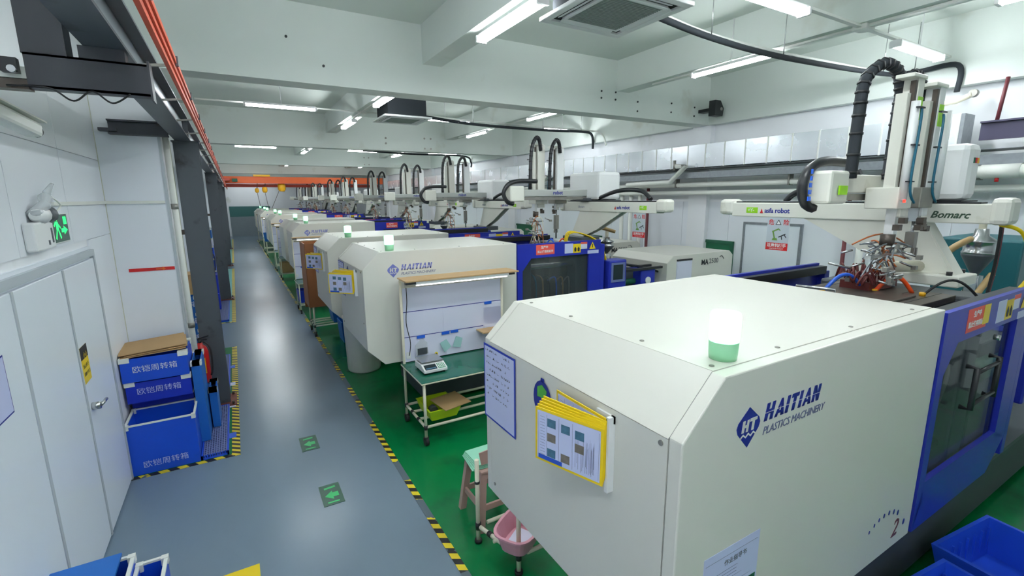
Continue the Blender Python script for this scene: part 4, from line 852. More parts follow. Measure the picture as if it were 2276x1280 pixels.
robot(1.62, 1, 'nearest take-out robot, large white twin armed unit above the foreground machine', True, 1.94)
r2 = robot(6.15, -1, 'second take-out robot with black cable loops above the second machine', False, 1.84)
for ym, lab in ((9.6, 'third take-out robot above the third machine in the row'), (12.5, 'fourth take-out robot above the fourth machine'), (16.0, 'fifth take-out robot down the row'), (20.5, 'sixth take-out robot down the row'), (23.6, 'seventh take-out robot down the row'), (29.0, 'eighth take-out robot far down the row'), (31.4, 'ninth take-out robot far down the row'), (36.0, 'tenth take-out robot at the far end of the row')):
    c = retag(copy_tree(r2, skip=() if ym < 12 else ('hose_tie', 'air_hose', 'axis_lettering', 'loop_chain')), lab, (4.9, ym, 2.0))
# extra third arm chain so the third robot reads single armed
def warn_sign(y, lab):
    t = thing('hanging_sign', lab, 'sign', (4.84, y, 2.3), 'robot warning signs')
    o = Vector((4.838, y+.115, 2.14)); r = -NY; u = NZ
    MB().prism([(0, 0), (.23, 0), (.23, .335), (0, .335)], o, r, u, .003).build('sign_board', mat('sign_grey', (186, 196, 204), .4) if 'sign_grey' not in MATS else MATS['sign_grey'], t)
    o2 = o+r.cross(u)*.003
    MB().prism([(.0, .0), (.23, .0), (.23, .075), (0, .075)], o2, r, u, .0008).build('red_band', RED if 'rb' not in MATS else RED, t)
    text('lettering', '注意机械手', o2+r*.115+u*.035+r.cross(u)*.001, r, u, .04, PLAS, t, t=.0006, align='CENTER', offset=.001)
    text('lettering', 'CAUTION: ROBOT', o2+r*.115+u*.01+r.cross(u)*.001, r, u, .018, PLAS, t, t=.0006, align='CENTER')
    text('lettering', '危', o2+r*.012+u*.265, r, u, .06, RED, t, t=.0006, offset=.001); text('lettering', '险', o2+r*.165+u*.265, r, u, .06, RED, t, t=.0006, offset=.001)
    MB().prism([(.085, .262), (.148, .262), (.1165, .315)], o2, r, u, .0006).build('triangle', INK, t); MB().prism([(.096, .268), (.137, .268), (.1165, .303)], o2, r, u, .0008).build('triangle_fill', PLAS, t)
    a = MB()
    for q in ([(.06, .1), (.12, .1), (.11, .125), (.07, .125)], [(.08, .12), (.095, .12), (.075, .19), (.06, .185)], [(.06, .18), (.12, .21), (.115, .222), (.055, .195)], [(.11, .22), (.14, .2), (.145, .207), (.12, .228)]): a.prism(q, o2, r, u, .0006)
    a.build('robot_pictogram', mat('picto_olive', (110, 150, 70), .5) if 'picto_olive' not in MATS else MATS['picto_olive'], t)
    b = MB()
    for q in ([(.13, .13), (.2, .165), (.196, .175), (.126, .14)], [(.15, .15), (.16, .11), (.168, .112), (.16, .153)], [(.18, .16), (.205, .13), (.21, .135), (.188, .168)]): b.prism(q, o2, r, u, .0006)
    b.build('person_pictogram', INK, t)
warn_sign(2.835, 'hanging danger sign with red caption under the nearest robot beam'); warn_sign(4.79, 'hanging danger sign with red caption under the second robot beam')
# hoppers
def hopper(x, y, z0, k, lab, glass=True, sx=1.0):
    t = thing('material_hopper', lab, 'hopper', (x, y, z0), 'material hoppers')
    MB().lathe((x, y, z0), [(.13*k, 0), (.13*k, .2*k)], 20).build('sight_glass', BAG, t); MB().lathe((x, y, z0), [(.15*k, -.02*k), (.15*k, 0)], 16).build('base_flange', STEEL2, t)
    for a in range(4): MB().cyl((x+.14*k*math.cos(a*PI/2+.7), y+.14*k*math.sin(a*PI/2+.7), z0), (x+.14*k*math.cos(a*PI/2+.7), y+.14*k*math.sin(a*PI/2+.7), z0+.2*k), .008).build('tie_rod', STEEL, t)
    MB().lathe((x, y, z0+.2*k), [(.06*k, 0), (.07*k, .02*k), (.25*k, .24*k), (.255*k, .27*k)], 24).build('cone', GREYM if glass else STEEL2, t)
    MB().lathe((x, y, z0+.47*k), [(.255*k, 0), (.26*k, .02*k), (.24*k, .03*k), (.24*k, .13*k), (.26*k, .14*k), (.26*k, .16*k), (.12*k, .22*k), (.1*k, .3*k)], 24).build('canister', STEEL, t)
    MB().cyl((x, y, z0+.77*k), (x, y, z0+.98*k), .06*k, 12).build('loader_neck', CREAM, t)
    t.scale = (sx, sx, 1); return t
hopper(6.25, 1.66, 1.75, .80, 'steel material hopper with glass neck at the right behind the nearest robot', sx=.62)
MB_ = MB().tube(spline([(5.98, 1.66, 2.28), (5.7, 1.7, 2.2), (5.45, 1.85, 1.95)], 6), .03, 8)
tag(MB_.build('suction_hose', HOSET), 'tan suction hose from the steel hopper down to the left', 'hose')
tag(MB().tube(spline([(6.1, 1.5, 1.95), (5.6, 1.5, 1.7), (5.2, 1.5, 1.5), (5.0, 1.5, 1.45)], 6), .028, 8).build('suction_hose', HOSET), 'tan hose running low below the steel hopper', 'hose')
h2 = hopper(5.6, 6.3, 1.62, .5, 'small steel hopper beside the sign of the second robot')
tag(MB().tube(spline([(5.7, 6.2, 2.1), (5.4, 6.4, 2.15), (5.05, 6.5, 1.8), (4.9, 6.6, 1.5)], 8), .03, 8).build('suction_hose', HOSET), 'brown suction hose curving left of the small steel hopper', 'hose')
for i, y in enumerate((8.65, 13.75, 16.1, 21.3)):
    retag(copy_tree(h2), '%s small steel hopper down the row beyond the second robot' % ('first', 'second', 'third', 'fourth')[i], (5.6, y, 1.62))
for k in range(3): tag(MB().tube(spline([(4.35, 5.8+.03*k, 2.0), (4.4, 5.78+.03*k, 2.15+.01*k), (4.6, 5.7+.03*k, 2.14), (4.82, 5.55+.03*k, 1.98), (4.93, 5.5+.02*k, 1.6)], 7), .010, 6).build('yellow_hose', YEL), '%s of the yellow hoses arching over the blue door of the second machine' % ('nearest', 'middle', 'farthest')[k], 'hose', 'yellow hoses on the second machine')
for x, lab in ((4.12, 'blue'), (4.35, 'red')): tag(MB().tube(arc((x, 6.05, 1.93), (x+.12, 5.9, 1.93), (0, 0, .13), 8), .012, 6).build('cooling_hose', HOSEB if lab == 'blue' else HOSEO), '%s looped cooling hose on the mould of the second machine' % lab, 'hose')
t = thing('hot_runner_block', 'dark red tangle of hose fittings on the mould of the nearest machine', 'fittings', (4.2, 1.7, 2.0))
rnd = random.Random(4)
fb = MB().box(4.0, 4.45, 1.62, 1.82, 1.99, 2.06)
fb.build('manifold', TUBER, t)
fm = MB()
for k in range(24):
    p = Vector((rnd.uniform(3.9, 4.5), rnd.uniform(1.55, 1.85), 2.06)); fm.tube(arc(p, p+Vector((rnd.uniform(-.15, .15), rnd.uniform(-.1, .1), 0)), (0, 0, .06+rnd.random()*.06), 6), .008, 6)
fm.build('fitting_tubes', TUBER, t, kind='stuff')
MB().cyl((4.4, 1.7, 2.14), (4.8, 1.62, 2.12), .045, 12).build('barrel_end', CREAM, t)
d_ = MB().box(6.9, 7.9, 1.5, 2.2, .57, 2.22).build('dryer_cabinet', TEAL, m1, bevel=.02); MB().box(7.2, 7.5, 1.49, 1.5, 1.95, 2.1).build('nameplate', IRON, d_); MB().cyl((7.1, 1.48, 1.8), (7.4, 1.48, 1.8), .008).build('handle', STEEL, d_)
t = thing('cable_drop', 'black and maroon cables hanging beside the steel hopper', 'cable', (6.1, 1.45, 2.3))
for k, m_ in enumerate((BLACK, MAROON)): MB().tube(spline([(5.5+.03*k, 1.35, 2.5), (5.52+.03*k, 1.35, 2.1), (5.5+.02*k, 1.38, 1.6)], 5), .012, 6).build('cable', m_, t)
# ================= workbenches =================
def caster(mb_parent, x, y):
    c = MB().cyl((x-.02, y, .051), (x+.02, y, .051), .049, 14).cyl((x, y, .08), (x, y, .10), .03, 10).build('caster', BLACK, mb_parent); return c
def workbench(x0, x1, y0, y1, label, detail=True):
    t = thing('workbench', label, 'workbench', ((x0+x1)/2, (y0+y1)/2, 0), 'tube frame workbenches')
    zt = .745
    for i, (x, y, top) in enumerate(((x0+.04, y0+.04, zt-.03), (x1-.04, y0+.04, zt-.03), (x0+.04, y1-.02, 1.76), (x1-.04, y1-.02, 1.76))):
        l_ = MB().cyl((x, y, .10), (x, y, top), .017, 12).build('leg', CREAM, t)
        MB().cyl((x, y, .19), (x, y, .24), .022, 12).build('joint', BLACKP, l_)
        caster(t, x, y)
    for y in (y0+.04, (y0+y1)/2-.1, (y0+y1)/2+.12, y1-.02): MB().cyl((x0+.04, y, .215), (x1-.04, y, .215), .016, 10).build('lower_rail', CREAM, t)
    for x in (x0+.04, x1-.04):
        for k, (a, b) in enumerate(((y0+.07, (y0+y1)/2-.13), ((y0+y1)/2-.07, (y0+y1)/2+.09), ((y0+y1)/2+.15, y1-.05))): MB().cyl((x, a, .215), (x, b, .215), .016, 10).build('side_rail', CREAM, t)
        for y in ((y0+y1)/2-.1, (y0+y1)/2+.12): MB().cyl((x, y-.025, .215), (x, y+.025, .215), .021, 10).build('joint', BLACKP, t)
    tp_ = MB().box(x0, x1, y0, y1, zt-.022, zt-.006).build('tabletop', CREAM, t, bevel=.003)
    MB().box(x0+.004, x1-.004, y0+.004, y1-.004, zt-.006, zt).build('table_mat', MATG, tp_)
    # backboard
    bb = MB().box(x0+.05, x1-.05, y1-.02, y1-.01, .76, 1.66).build('backboard', PAPER, t)
    if detail:
        yb = y1-.0215
        MB().box(x0+.05, x1-.05, yb-.001, yb, 1.37, 1.378).box(x0+.05, x1-.32, yb-.001, yb, 1.06, 1.068).build('blue_strip', NAVY, bb)
        for (a, b, z0, z1) in ((x0+.06, x0+.55, 1.08, 1.36), (x0+.56, x1-.06, 1.08, 1.36), (x1-.31, x1-.06, .98, 1.3)): MB().box(a, b, yb-.0008, yb, z0, z1).build('sheet', PAPER, bb)
        MB().box(x1-.31, x1-.309, yb-.002, yb, .98, 1.07).build('sheet_edge', INKG, bb)
        for x, z in ((x0+.21, 1.03), (x0+.53, 1.03), (x0+.65, 1.035), (x1-.3, 1.345)): MB().box(x, x+.1, yb-.012, yb, z-.0, z+.035).build('blue_clip', HOSEB, bb)
        MB().cyl((x0+.45, yb-.006, .80), (x0+.45, yb, .80), .02, 14).build('round_mark', YEL, bb); MB().cyl((x0+.45, yb-.007, .80), (x0+.45, yb-.006, .80), .009, 10).build('round_mark_centre', INK, bb)
        MB().tube(spline([(x0+.09, y1-.08, 1.68), (x0+.10, y1-.05, 1.5), (x0+.08, y1-.05, 1.25), (x0+.12, y1-.05, 1.0), (x0+.1, y1-.04, .84)], 6), .005, 6).build('power_cord', BLACK, t)
        MB().box(x0+.07, x0+.12, y1-.035, y1-.02, .80, .88).build('socket', PLAS, t)
    MB().cyl((x0+.09, y1-.02, 1.69), (x1-.09, y1-.02, 1.69), .016, 10).build('cross_tube', CREAM, t)
    MB().box(x0+.02, x1+.06, y1-.30, y1+.02, 1.775, 1.79).build('top_shelf', WOODL, t)
    for x in (x0+.04, x1-.04): MB().cyl((x, y1-.02, 1.76), (x, y1-.25, 1.76), .014, 8).build('shelf_arm', CREAM, t)
    lf = MB().box(x0+.12, x1-.06, y1-.29, y1-.25, 1.74, 1.775).build('task_lamp', PLAS, t)
    MB().box(x0+.02, x0+.14, y1-.30, y1-.25, 1.75, 1.775).build('lamp_plug', BLACKP, lf); MB().box(x1-.08, x1, y1-.3, y1-.25, 1.75, 1.775).build('lamp_plug', BLACKP, lf)
    MB().cyl((x0+.15, y1-.27, 1.735), (x1-.1, y1-.27, 1.735), .011, 8).build('lamp_tube', mat('bench_glow', (250, 250, 245), .4, emit=2.5, ecol=(250, 252, 255)) if 'bench_glow' not in MATS else MATS['bench_glow'], lf)
    return t
bench = workbench(1.55, 2.98, 4.60, 5.34, 'green topped workbench with lilac backboard and board shelf in front of the second machine')
# brown board station beyond and plain ones down the row
b3 = workbench(1.13, 2.3, 9.75, 10.4, 'tube frame bench with a tall brown side board between third and fourth machines')
MB().box(1.09, 1.11, 9.72, 10.36, .62, 1.86).box(1.09, 1.5, 10.40, 10.42, .5, 1.86).box(1.10, 1.46, 9.70, 9.72, .62, 1.86).build('side_board', WOOD, b3)
for i, (x, y) in enumerate(((1.15, 12.0), (1.2, 17.5), (1.2, 19.8), (1.2, 25.0), (1.2, 27.4), (1.2, 33))):
    c = copy_tree(bench, skip=('power_cord', 'joint', 'side_rail')); retag(c, 'workbench with backboard, %s past the brown boarded one' % ('first', 'second', 'third', 'fourth', 'fifth', 'farthest')[i], (x+.55, y+.3, 0)); c.scale = (.8, .9, 1)
# scale
def scale_(x, y, z):
    t = thing('electronic_scale', 'silver counting scale with steel pan on the green workbench', 'scale', (x, y, z))
    bd = MB().prism([(-.15, .0), (.15, .0), (.15, .062), (-.05, .075), (-.15, .03)], (x+.15, y, z+.018), NY, NZ, -.0)
    b = MB(); P = [(-.17, .0), (.15, .0), (.15, .07), (-.05, .078), (-.17, .035)]
    b.prism(P, (x-.14, y, z+.018), NY, NZ, .28).build('body', PLAS, t, bevel=.006)
    for dx in (-.11, .11):
        for dy in (-.13, .12): MB().cyl((x+dx, y+dy, z), (x+dx, y+dy, z+.02), .014, 8).build('foot', BLACKP, t)
    MB().box(x-.13, x+.13, y-.07, y+.16, z+.108, z+.118).box(x-.05, x+.05, y, y+.1, z+.09, z+.108).build('pan', STEEL, t, bevel=.003)
    r = NX; u = Vector((0, .12, .043)).normalized(); o = Vector((x-.12, y-.166, z+.0555)); n = r.cross(u)
    MB().prism([(0, 0), (.14, 0), (.14, .09), (0, .09)], o+n*.0, r, u, .002).build('display_panel', LCD, t); MB().prism([(.155, 0), (.24, 0), (.24, .09), (.155, .09)], o, r, u, .002).build('keypad', LCDG, t)
    k_ = MB()
    for i in range(4):
        for j in range(3): k_.prism([(.162+i*.019, .01+j*.027), (.174+i*.019, .01+j*.027), (.174+i*.019, .028+j*.027), (.162+i*.019, .028+j*.027)], o+n*.002, r, u, .001)
    k_.build('keys', PLAS, t, kind='stuff'); MB().prism([(.01, .01), (.13, .01), (.13, .03), (.01, .03)], o+n*.002, r, u, .001).build('display_label', PHOTO1, t)
scale_(1.80, 4.98, .746)
t = thing('plastic_bag', 'clear bag with a dark sample clipped at the left of the workbench backboard', 'bag', (1.82, 5.30, .9), 'bags clipped on the backboard')
MB().prism([(0, 0), (.15, .01), (.14, .15), (.09, .2), (.05, .2), (-.01, .13)], (1.74, 5.302, .82), NX, NZ, .006).build('film', BAG, t); MB().box(1.755, 1.875, 5.288, 5.295, .83, .91).build('dark_sample', GREYD, t)
for x, z, a, lab in ((2.12, .88, .5, 'left'), (2.28, .90, -.3, 'right')):
    c_, s_ = math.cos(a), math.sin(a)
    tag(MB().prism([(c_*p-s_*q, s_*p+c_*q) for p, q in ((-.05, -.06), (.06, -.05), (.055, .07), (-.04, .08))], (x, 5.305, z), NX, NZ, .006).build('plastic_bag', BAGM), 'pale mint bag clipped at the middle of the workbench backboard, the %s one' % lab, 'bag', 'bags clipped on the backboard')
tag(MB().box(2.62, 2.70, 5.12, 5.2, .746, .84).build('red_box', RED), 'small red box on the right of the green workbench', 'box')
tag(MB().box(2.55, 2.85, 5.1, 5.3, 1.02, 1.035).build('board_offcut', WOODL), 'light board offcut at the right of the workbench backboard', 'board')
t = thing('storage_basket', 'lime green plastic basket with cardboard on it under the workbench', 'basket', (1.85, 4.9, .235))
tray(MB(), 1.66, 2.02, 4.68, 5.12, .234, .36, .01, .03, .012).build('basket_body', LIMEB, t); MB().lathe((1.76, 4.85, .30), [(.05, -.04), (.05, .04)], 12, 'y').build('grey_roll', GREYM, t)
tag(MB().bar((1.79, 4.78, .375), (2.13, 4.84, .385), .34, .008, up=(0, -.05, 1)).build('cardboard_sheet', CARD), 'flat brown cardboard on the lime basket under the workbench', 'cardboard')
# grey bed mass under bench is machine bed. cream barrel under the third machine corner
t = thing('plastic_barrel', 'tall cream plastic barrel under the corner between the second and third machines', 'barrel', (1.58, 7.47, 0))
MB().lathe((1.58, 7.47, .003), [(.24, 0), (.255, .03), (.28, .85), (.295, .87), (.295, .89), (.27, .89), (.24, .1), (.0, .08)], 28).build('barrel_wall', WHITE2, t)
tag(tray(MB(), 1.52, 1.82, 9.8, 10.25, .235, .55, .01, .02, .01).build('storage_crate', CRATE3), 'blue ribbed crate on the lower rails of the brown boarded bench', 'crate')
tag(tray(MB(), 1.55, 1.85, 9.05, 9.5, .003, .4, .01, .02, .01).build('storage_crate', CRATE3), 'blue crate on the floor behind the cream barrel', 'crate')
# ---------------- rack, stool and pink basket under the nearest machine ----------------
t = thing('tube_rack', 'cream tube rack with black joints under the left end of the nearest machine', 'rack', (1.7, 2.75, 0))
for x, y in ((1.42, 3.0), (1.53, 2.56), (2.3, 3.0), (2.3, 2.56)):
    l_ = MB().cyl((x, y, .02), (x, y, .72), .017, 12).build('leg', CREAM, t); MB().cyl((x, y, .12), (x, y, .18), .022).build('joint', BLACKP, l_); MB().cyl((x, y, .003), (x, y, .03), .03).build('foot', BLACK, l_)
    MB().cyl((x, y, .52), (x, y, .54), .021).build('joint', BLACKP, l_)
ra, rb = Vector((1.42, 3.0, .15)), Vector((1.53, 2.56, .15))
for a, b in ((.06, .28), (.34, .62), (.68, .92)): MB().cyl(ra.lerp(rb, a), ra.lerp(rb, b), .017, 10).build('rail', CREAM, t)
for a in (.31, .65): MB().cyl(ra.lerp(rb, a-.04), ra.lerp(rb, a+.04), .022, 10).build('joint', BLACKP, t)
MB().cyl((1.6, 2.56, .15), (2.3, 2.56, .15), .016, 10).build('rail', CREAM, t); MB().cyl((1.5, 3.0, .15), (2.3, 3.0, .15), .016, 10).build('rail', CREAM, t)
MB().cyl((1.44, 2.78, .15), (2.3, 2.78, .15), .014, 10).build('rail', CREAM, t)
t = thing('plastic_basket', 'pink plastic basket with pale sheet inside on the tube rack', 'basket', (1.62, 2.68, .17))
m_ = MB(); N = 20
def rr(cx, cy, a, b, z, n=24, p=3.2, rot=.55):
    out = []
    for k in range(n):
        th = 2*PI*k/n; c, s_ = math.cos(th), math.sin(th); x = a*math.copysign(abs(c)**(2/p), c); y = b*math.copysign(abs(s_)**(2/p), s_)
        out.append((cx+x*math.cos(rot)-y*math.sin(rot), cy+x*math.sin(rot)+y*math.cos(rot), z))
    return out
rings = [rr(1.60, 2.66, .15, .11, .172), rr(1.60, 2.66, .19, .145, .30), rr(1.60, 2.66, .205, .16, .305), rr(1.60, 2.66, .205, .16, .318), rr(1.60, 2.66, .185, .14, .318), rr(1.60, 2.66, .145, .105, .182)]
def loft(mb, rings, cap=True):
    n = len(rings[0]); vs = [p for r in rings for p in r]; fs = [[i*n+k, i*n+(k+1) % n, (i+1)*n+(k+1) % n, (i+1)*n+k] for i in range(len(rings)-1) for k in range(n)]
    fs += [list(range(n))[::-1], [(len(rings)-1)*n+k for k in range(n)]]; return mb.add(vs, fs, False)
loft(m_, rings).build('basket_body', PINK, t)
MB().prism([(-.1, -.07), (.1, -.07), (.1, .07), (-.1, .07)], (1.60, 2.66, .19), Vector((math.cos(.55), math.sin(.55), .05)).normalized(), Vector((-math.sin(.55), math.cos(.55), .05)).normalized(), .003).build('pale_sheet', PAPER, t)
t = thing('plastic_stool', 'dusty pink plastic stool with mint foam sheets on it beside the tube rack', 'stool', (1.66, 3.3, 0))
cx, cy = 1.67, 3.27
def sq(h, z, o=(cx, cy)): return [(o[0]+a*h, o[1]+b*h, z) for a, b in ((-1, -1), (1, -1), (1, 1), (-1, 1))]
for a, b in ((-1, -1), (1, -1), (1, 1), (-1, 1)):
    MB().bar((cx+a*.185, cy+b*.185, .003), (cx+a*.13, cy+b*.13, .50), .055, .045).build('leg', STOOLM, t)
MB().box(cx-.16, cx+.16, cy-.16, cy+.16, .49, .52).box(cx-.155, cx+.155, cy-.155, cy+.155, .45, .49).build('seat', STOOLM, t, bevel=.01)
MB().bar((cx-.165, cy-.165, .20), (cx-.165, cy+.165, .20), .02, .05).bar((cx-.165, cy-.165, .20), (cx+.165, cy-.165, .20), .02, .05).bar((cx+.165, cy-.165, .2), (cx+.165, cy+.165, .2), .02, .05).bar((cx-.165, cy+.165, .2), (cx+.165, cy+.165, .2), .02, .05).build('stretcher', STOOLM, t, split=True)
for k in range(5):
    tag(MB().bar((cx-.2+.01*k, cy+.02, .525+k*.008), (cx+.15, cy-.02+.01*k, .528+k*.008), .26, .005).build('foam_sheet', MINT), 'mint foam sheet in the thin pile on the pink stool, %s from the bottom' % ('first', 'second', 'third', 'fourth', 'top')[k], 'foam sheet', 'foam sheets on the stool')
tag(MB().prism([(-.12, 0), (.12, 0), (.14, .09), (.05, .12), (0, .10), (-.05, .12), (-.14, .11)], (cx-.02, cy-.12, .565), NX, NZ, .01).build('backrest_board', STOOLM), 'curved beige plastic piece standing on the pile on the pink stool', 'plastic piece')
# ---------------- blue basins at the lower right ----------------
def basin(cx, cy, w_, d_, h_, ang, lab, m=BASIN, z=0.003, grp='blue basins on the floor'):
    t = thing('storage_basin', lab, 'basin', (cx, cy, z), grp)
    mb = tray(MB(), cx-w_/2, cx+w_/2, cy-d_/2, cy+d_/2, z, z+h_, .01, .04, .015)
    mb.build('basin_body', m, t)
    rb_ = MB()
    for k in range(7): rb_.box(cx-w_/2+.07+k*(w_-.14)/6, cx-w_/2+.08+k*(w_-.14)/6, cy+d_/2-.045, cy+d_/2-.03, z+.05, z+h_-.05)
    rb_.build('inner_rib', m, t, split=True)
    t.rotation_euler.z = ang; return t
basin(4.35, .74, .72, .48, .28, -.12, 'farther open blue plastic basin at the bottom right corner')
basin(3.50, .72, .72, .5, .28, -.12, 'nearer open blue plastic basin at the bottom right corner')
# ================= blue turnover crates on the left =================
def crate(x0, x1, y0, y1, z0, z1, label, m, txt=True, size=.078, faded_=False, rot=0, grp='blue turnover crates', low=False):
    t = thing('turnover_crate', label, 'crate', ((x0+x1)/2, (y0+y1)/2, z0), grp)
    tray(MB(), x0, x1, y0, y1, z0, z1, .012).build('crate_body', m, t)
    f = MB(); e = .006; hh = .035
    for r in ((x0-e, x1+e, y0-e, y0+.014), (x0-e, x1+e, y1-.014, y1+e), (x0-e, x0+.014, y0+.014, y1-.014), (x1-.014, x1+e, y0+.014, y1-.014)): f.box(*r, z1-.004, z1+.010)
    if low: f.build('white_rim', PIPE, t)
    c_ = MB()
    for cx_, sx in ((x0, 1), (x1, -1)):
        for cy_, sy in ((y0, 1), (y1, -1)):
            xa, xb = sorted((cx_-sx*.007, cx_+sx*.08)); ya, yb = sorted((cy_-sy*.007, cy_+sy*.08)); c_.box(xa, xb, ya, yb, z1-hh, z1+.012) if not low else c_.box(*sorted((cx_-sx*.007, cx_+sx*.03)), *sorted((cy_-sy*.007, cy_+sy*.03)), z1-hh, z1+.014)
    c_.build('corner_fitting', PIPE, t, split=True)
    if txt:
        zc = z0+(z1-z0)*(.42 if not low else .14)
        text('crate_lettering', '欧铠周转箱', ((x0+x1)/2, y0-.001, zc), NX, NZ, size, PLAS if not faded_ else PAPERB, t, t=.0015, align='CENTER', offset=-.0005)
    if rot: t.rotation_euler.z = rot
    return t
crate(-1.13, -.56, 5.56, 6.02, .006, .53, 'large open blue crate with white rim at the bottom front of the left stack', CRATE, size=.076, low=True, faded_=True)
crate(-1.13, -.59, 6.04, 6.42, .006, .36, 'blue crate hidden low at the back of the left stack', CRATE2, txt=False)
crate(-1.13, -.59, 6.04, 6.42, .375, .64, 'blue crate third from the top at the back of the left stack', CRATE2, txt=False)
crate(-1.13, -.58, 5.86, 6.40, .655, .87, 'dark blue crate with faded lettering, second from the top of the left stack', CRATE2, size=.076, faded_=True)
crate(-1.14, -.58, 5.84, 6.38, .885, 1.13, 'topmost blue crate of the left stack under the cardboard', CRATE, size=.076)
for k, (a, b) in enumerate(((0, 0), (.03, .02), (-.02, .04))):
    tag(MB().bar((-1.15+a, 6.08+b*.5, 1.15+k*.013), (-.60+a*.3, 6.12+b, 1.17+k*.016), .46, .006, up=(0, -.04, 1)).build('cardboard_sheet', CARD), '%s flat cardboard sheet on the left crate stack' % ('lowest', 'middle', 'top')[k], 'cardboard', 'cardboard on the crate stack')
# side leaning blue flat boxes behind the stack, next to the column
crate(-.565, -.475, 5.92, 6.42, .055, .97, 'upright light blue flat box wedged between the crates and the column', CRATE3, txt=False, grp='upright blue boxes')
crate(-.46, -.385, 6.25, 6.62, .055, .52, 'second upright light blue box behind the first by the column', CRATE3, txt=False, grp='upright blue boxes')
def grating(x0, x1, y0, y1, lab, m=BASIN):
    t = thing('plastic_grating', lab, 'grating', ((x0+x1)/2, (y0+y1)/2, .006), 'blue gratings on the floor pads')
    MB().box(x0, x0+.015, y0, y1, .006, .05).box(x1-.015, x1, y0, y1, .006, .05).box(x0, x1, y0, y0+.015, .006, .05).box(x0, x1, y1-.015, y1, .006, .05).build('frame', m, t)
    s_ = MB(); n = int((x1-x0)/.022)
    for k in range(1, n): s_.box(x0+k*(x1-x0)/n-.0045, x0+k*(x1-x0)/n+.0045, y0, y1, .03, .05)
    n = int((y1-y0)/.045)
    for k in range(1, n): s_.box(x0, x1, y0+k*(y1-y0)/n-.008, y0+k*(y1-y0)/n+.008, .028, .047)
    s_.build('grating_bars', GREYB, t, kind='stuff'); return t
grating(-.555, -.305, 5.56, 6.93, 'blue grey plastic grating on the nearest pad in front of the column')
grating(-.55, -.30, 7.5, 9.3, 'blue grey plastic grating on the nearest pad behind the column')
grating(-.75, -.33, 12.1, 14.5, 'blue grey plastic grating on the second pad')
for k, (y, lab) in enumerate(((5.95, 'first'), (6.9, 'second'), (7.75, 'third'), (8.6, 'fourth'))): tag(MB().box(-.305, -.235, y, y+.14, .006, .0075).build('blue_tape_patch', (HOSEB, PAPER, PAPER, HOSEB)[k]), '%s tape patch on the inner edge of the nearest hazard tape' % lab, 'tape patch', 'tape patches by the hazard tape')
def extinguisher(x, y, z, lab):
    t = thing('fire_extinguisher', lab, 'fire extinguisher', (x, y, z), 'red fire extinguishers')
    MB().lathe((x, y, z), [(.06, 0), (.075, .02), (.078, .40), (.06, .46), (.03, .49), (.025, .52)], 20).build('cylinder_body', RED, t)
    MB().cyl((x, y, z+.52), (x, y, z+.56), .02).bar((x-.02, y, z+.57), (x+.1, y-.02, z+.60), .02, .015).bar((x-.02, y, z+.555), (x+.08, y-.02, z+.555), .02, .012).build('valve_handle', BLACKP, t)
    MB().tube(spline([(x+.03, y-.02, z+.54), (x+.10, y-.04, z+.45), (x+.10, y-.05, z+.2), (x+.08, y-.06, z+.1)], 5), .011, 8).build('hose', BLACK, t)
    MB().box(x-.03, x+.04, y-.0795, y-.078, z+.14, z+.34).build('yellow_label', YELH, t)
t = thing('extinguisher_stand', 'light blue box the nearest extinguisher stands on before the column', 'box', (-.54, 6.78, .055)); MB().box(-.61, -.465, 6.63, 6.93, .055, .44).build('box_body', CRATE3, t, bevel=.008); MB().box(-.60, -.48, 6.625, 6.63, .1, .3).build('front_label', PAPERB, t)
extinguisher(-.525, 6.80, .442, 'red fire extinguisher beside the nearest grey column on the blue box, front one')
extinguisher(-.50, 8.05, .006, 'red fire extinguisher on the floor pad behind the nearest column')
extinguisher(-.62, 13.6, .9, 'red fire extinguisher by the second column'); t = thing('extinguisher_stand', 'blue crate pile under the extinguisher at the second column', 'box', (-.62, 13.6, .006)); MB().box(-.85, -.5, 13.4, 13.8, .006, .44).build('lower_box', CRATE2, t); MB().box(-.85, -.5, 13.4, 13.8, .45, .9).build('upper_box', CRATE2, t)
# crates beyond the first pillar, seen between the pillar and the columns
for k, (z0, z1, m) in enumerate(((.006, .30, CRATE), (.31, .55, CRATE3), (.56, .80, CRATE3), (.81, 1.05, CRATE3), (1.06, 1.30, CRATE3))):
    crate(-1.1, -.56, 8.2, 8.9, z0, z1, '%s crate from the bottom of the stack behind the nearest column' % ('first', 'second', 'third', 'fourth', 'fifth')[k], m, size=.09, grp='crates behind the nearest column')
tag(MB().box(-.95, -.6, 8.3, 8.7, 1.32, 1.62).build('carton', CARD), 'brown paper carton on the crate stack behind the nearest column', 'carton')
for k, (z0, z1, m) in enumerate(((.006, .35, CRATE2), (.36, .7, CRATE2), (.71, 1.05, CRATE), (1.06, 1.4, CRATE), (1.41, 1.62, PAPER), (1.63, 1.9, CRATE3))):
    crate(-1.1, -.6, 15.8, 16.4, z0, z1, '%s crate from the bottom of the stack beyond the second column' % ('first', 'second', 'third', 'fourth', 'fifth', 'sixth')[k], m, txt=False, grp='crates beyond the second column')
# bottom left crates
def flatcrate(o, r, u, h, lab, m, side):
    pass
crate(-1.10, -.74, 2.66, 3.36, .003, .56, 'blue crate with scuffed lid at the bottom left corner of the picture', CRATE, low=True, txt=False, grp='crates at the lower left')
tag(MB().box(-1.13, -.80, 2.62, 3.38, .575, .592).build('crate_lid', CRATE3), 'scuffed blue flat lid lying on the bottom left crate', 'lid')
crate(-.73, -.58, 2.6, 3.34, .003, .50, 'narrow bright blue crate with white edges beside the lidded one at the bottom left', CRATE, low=True, txt=False, grp='crates at the lower left')
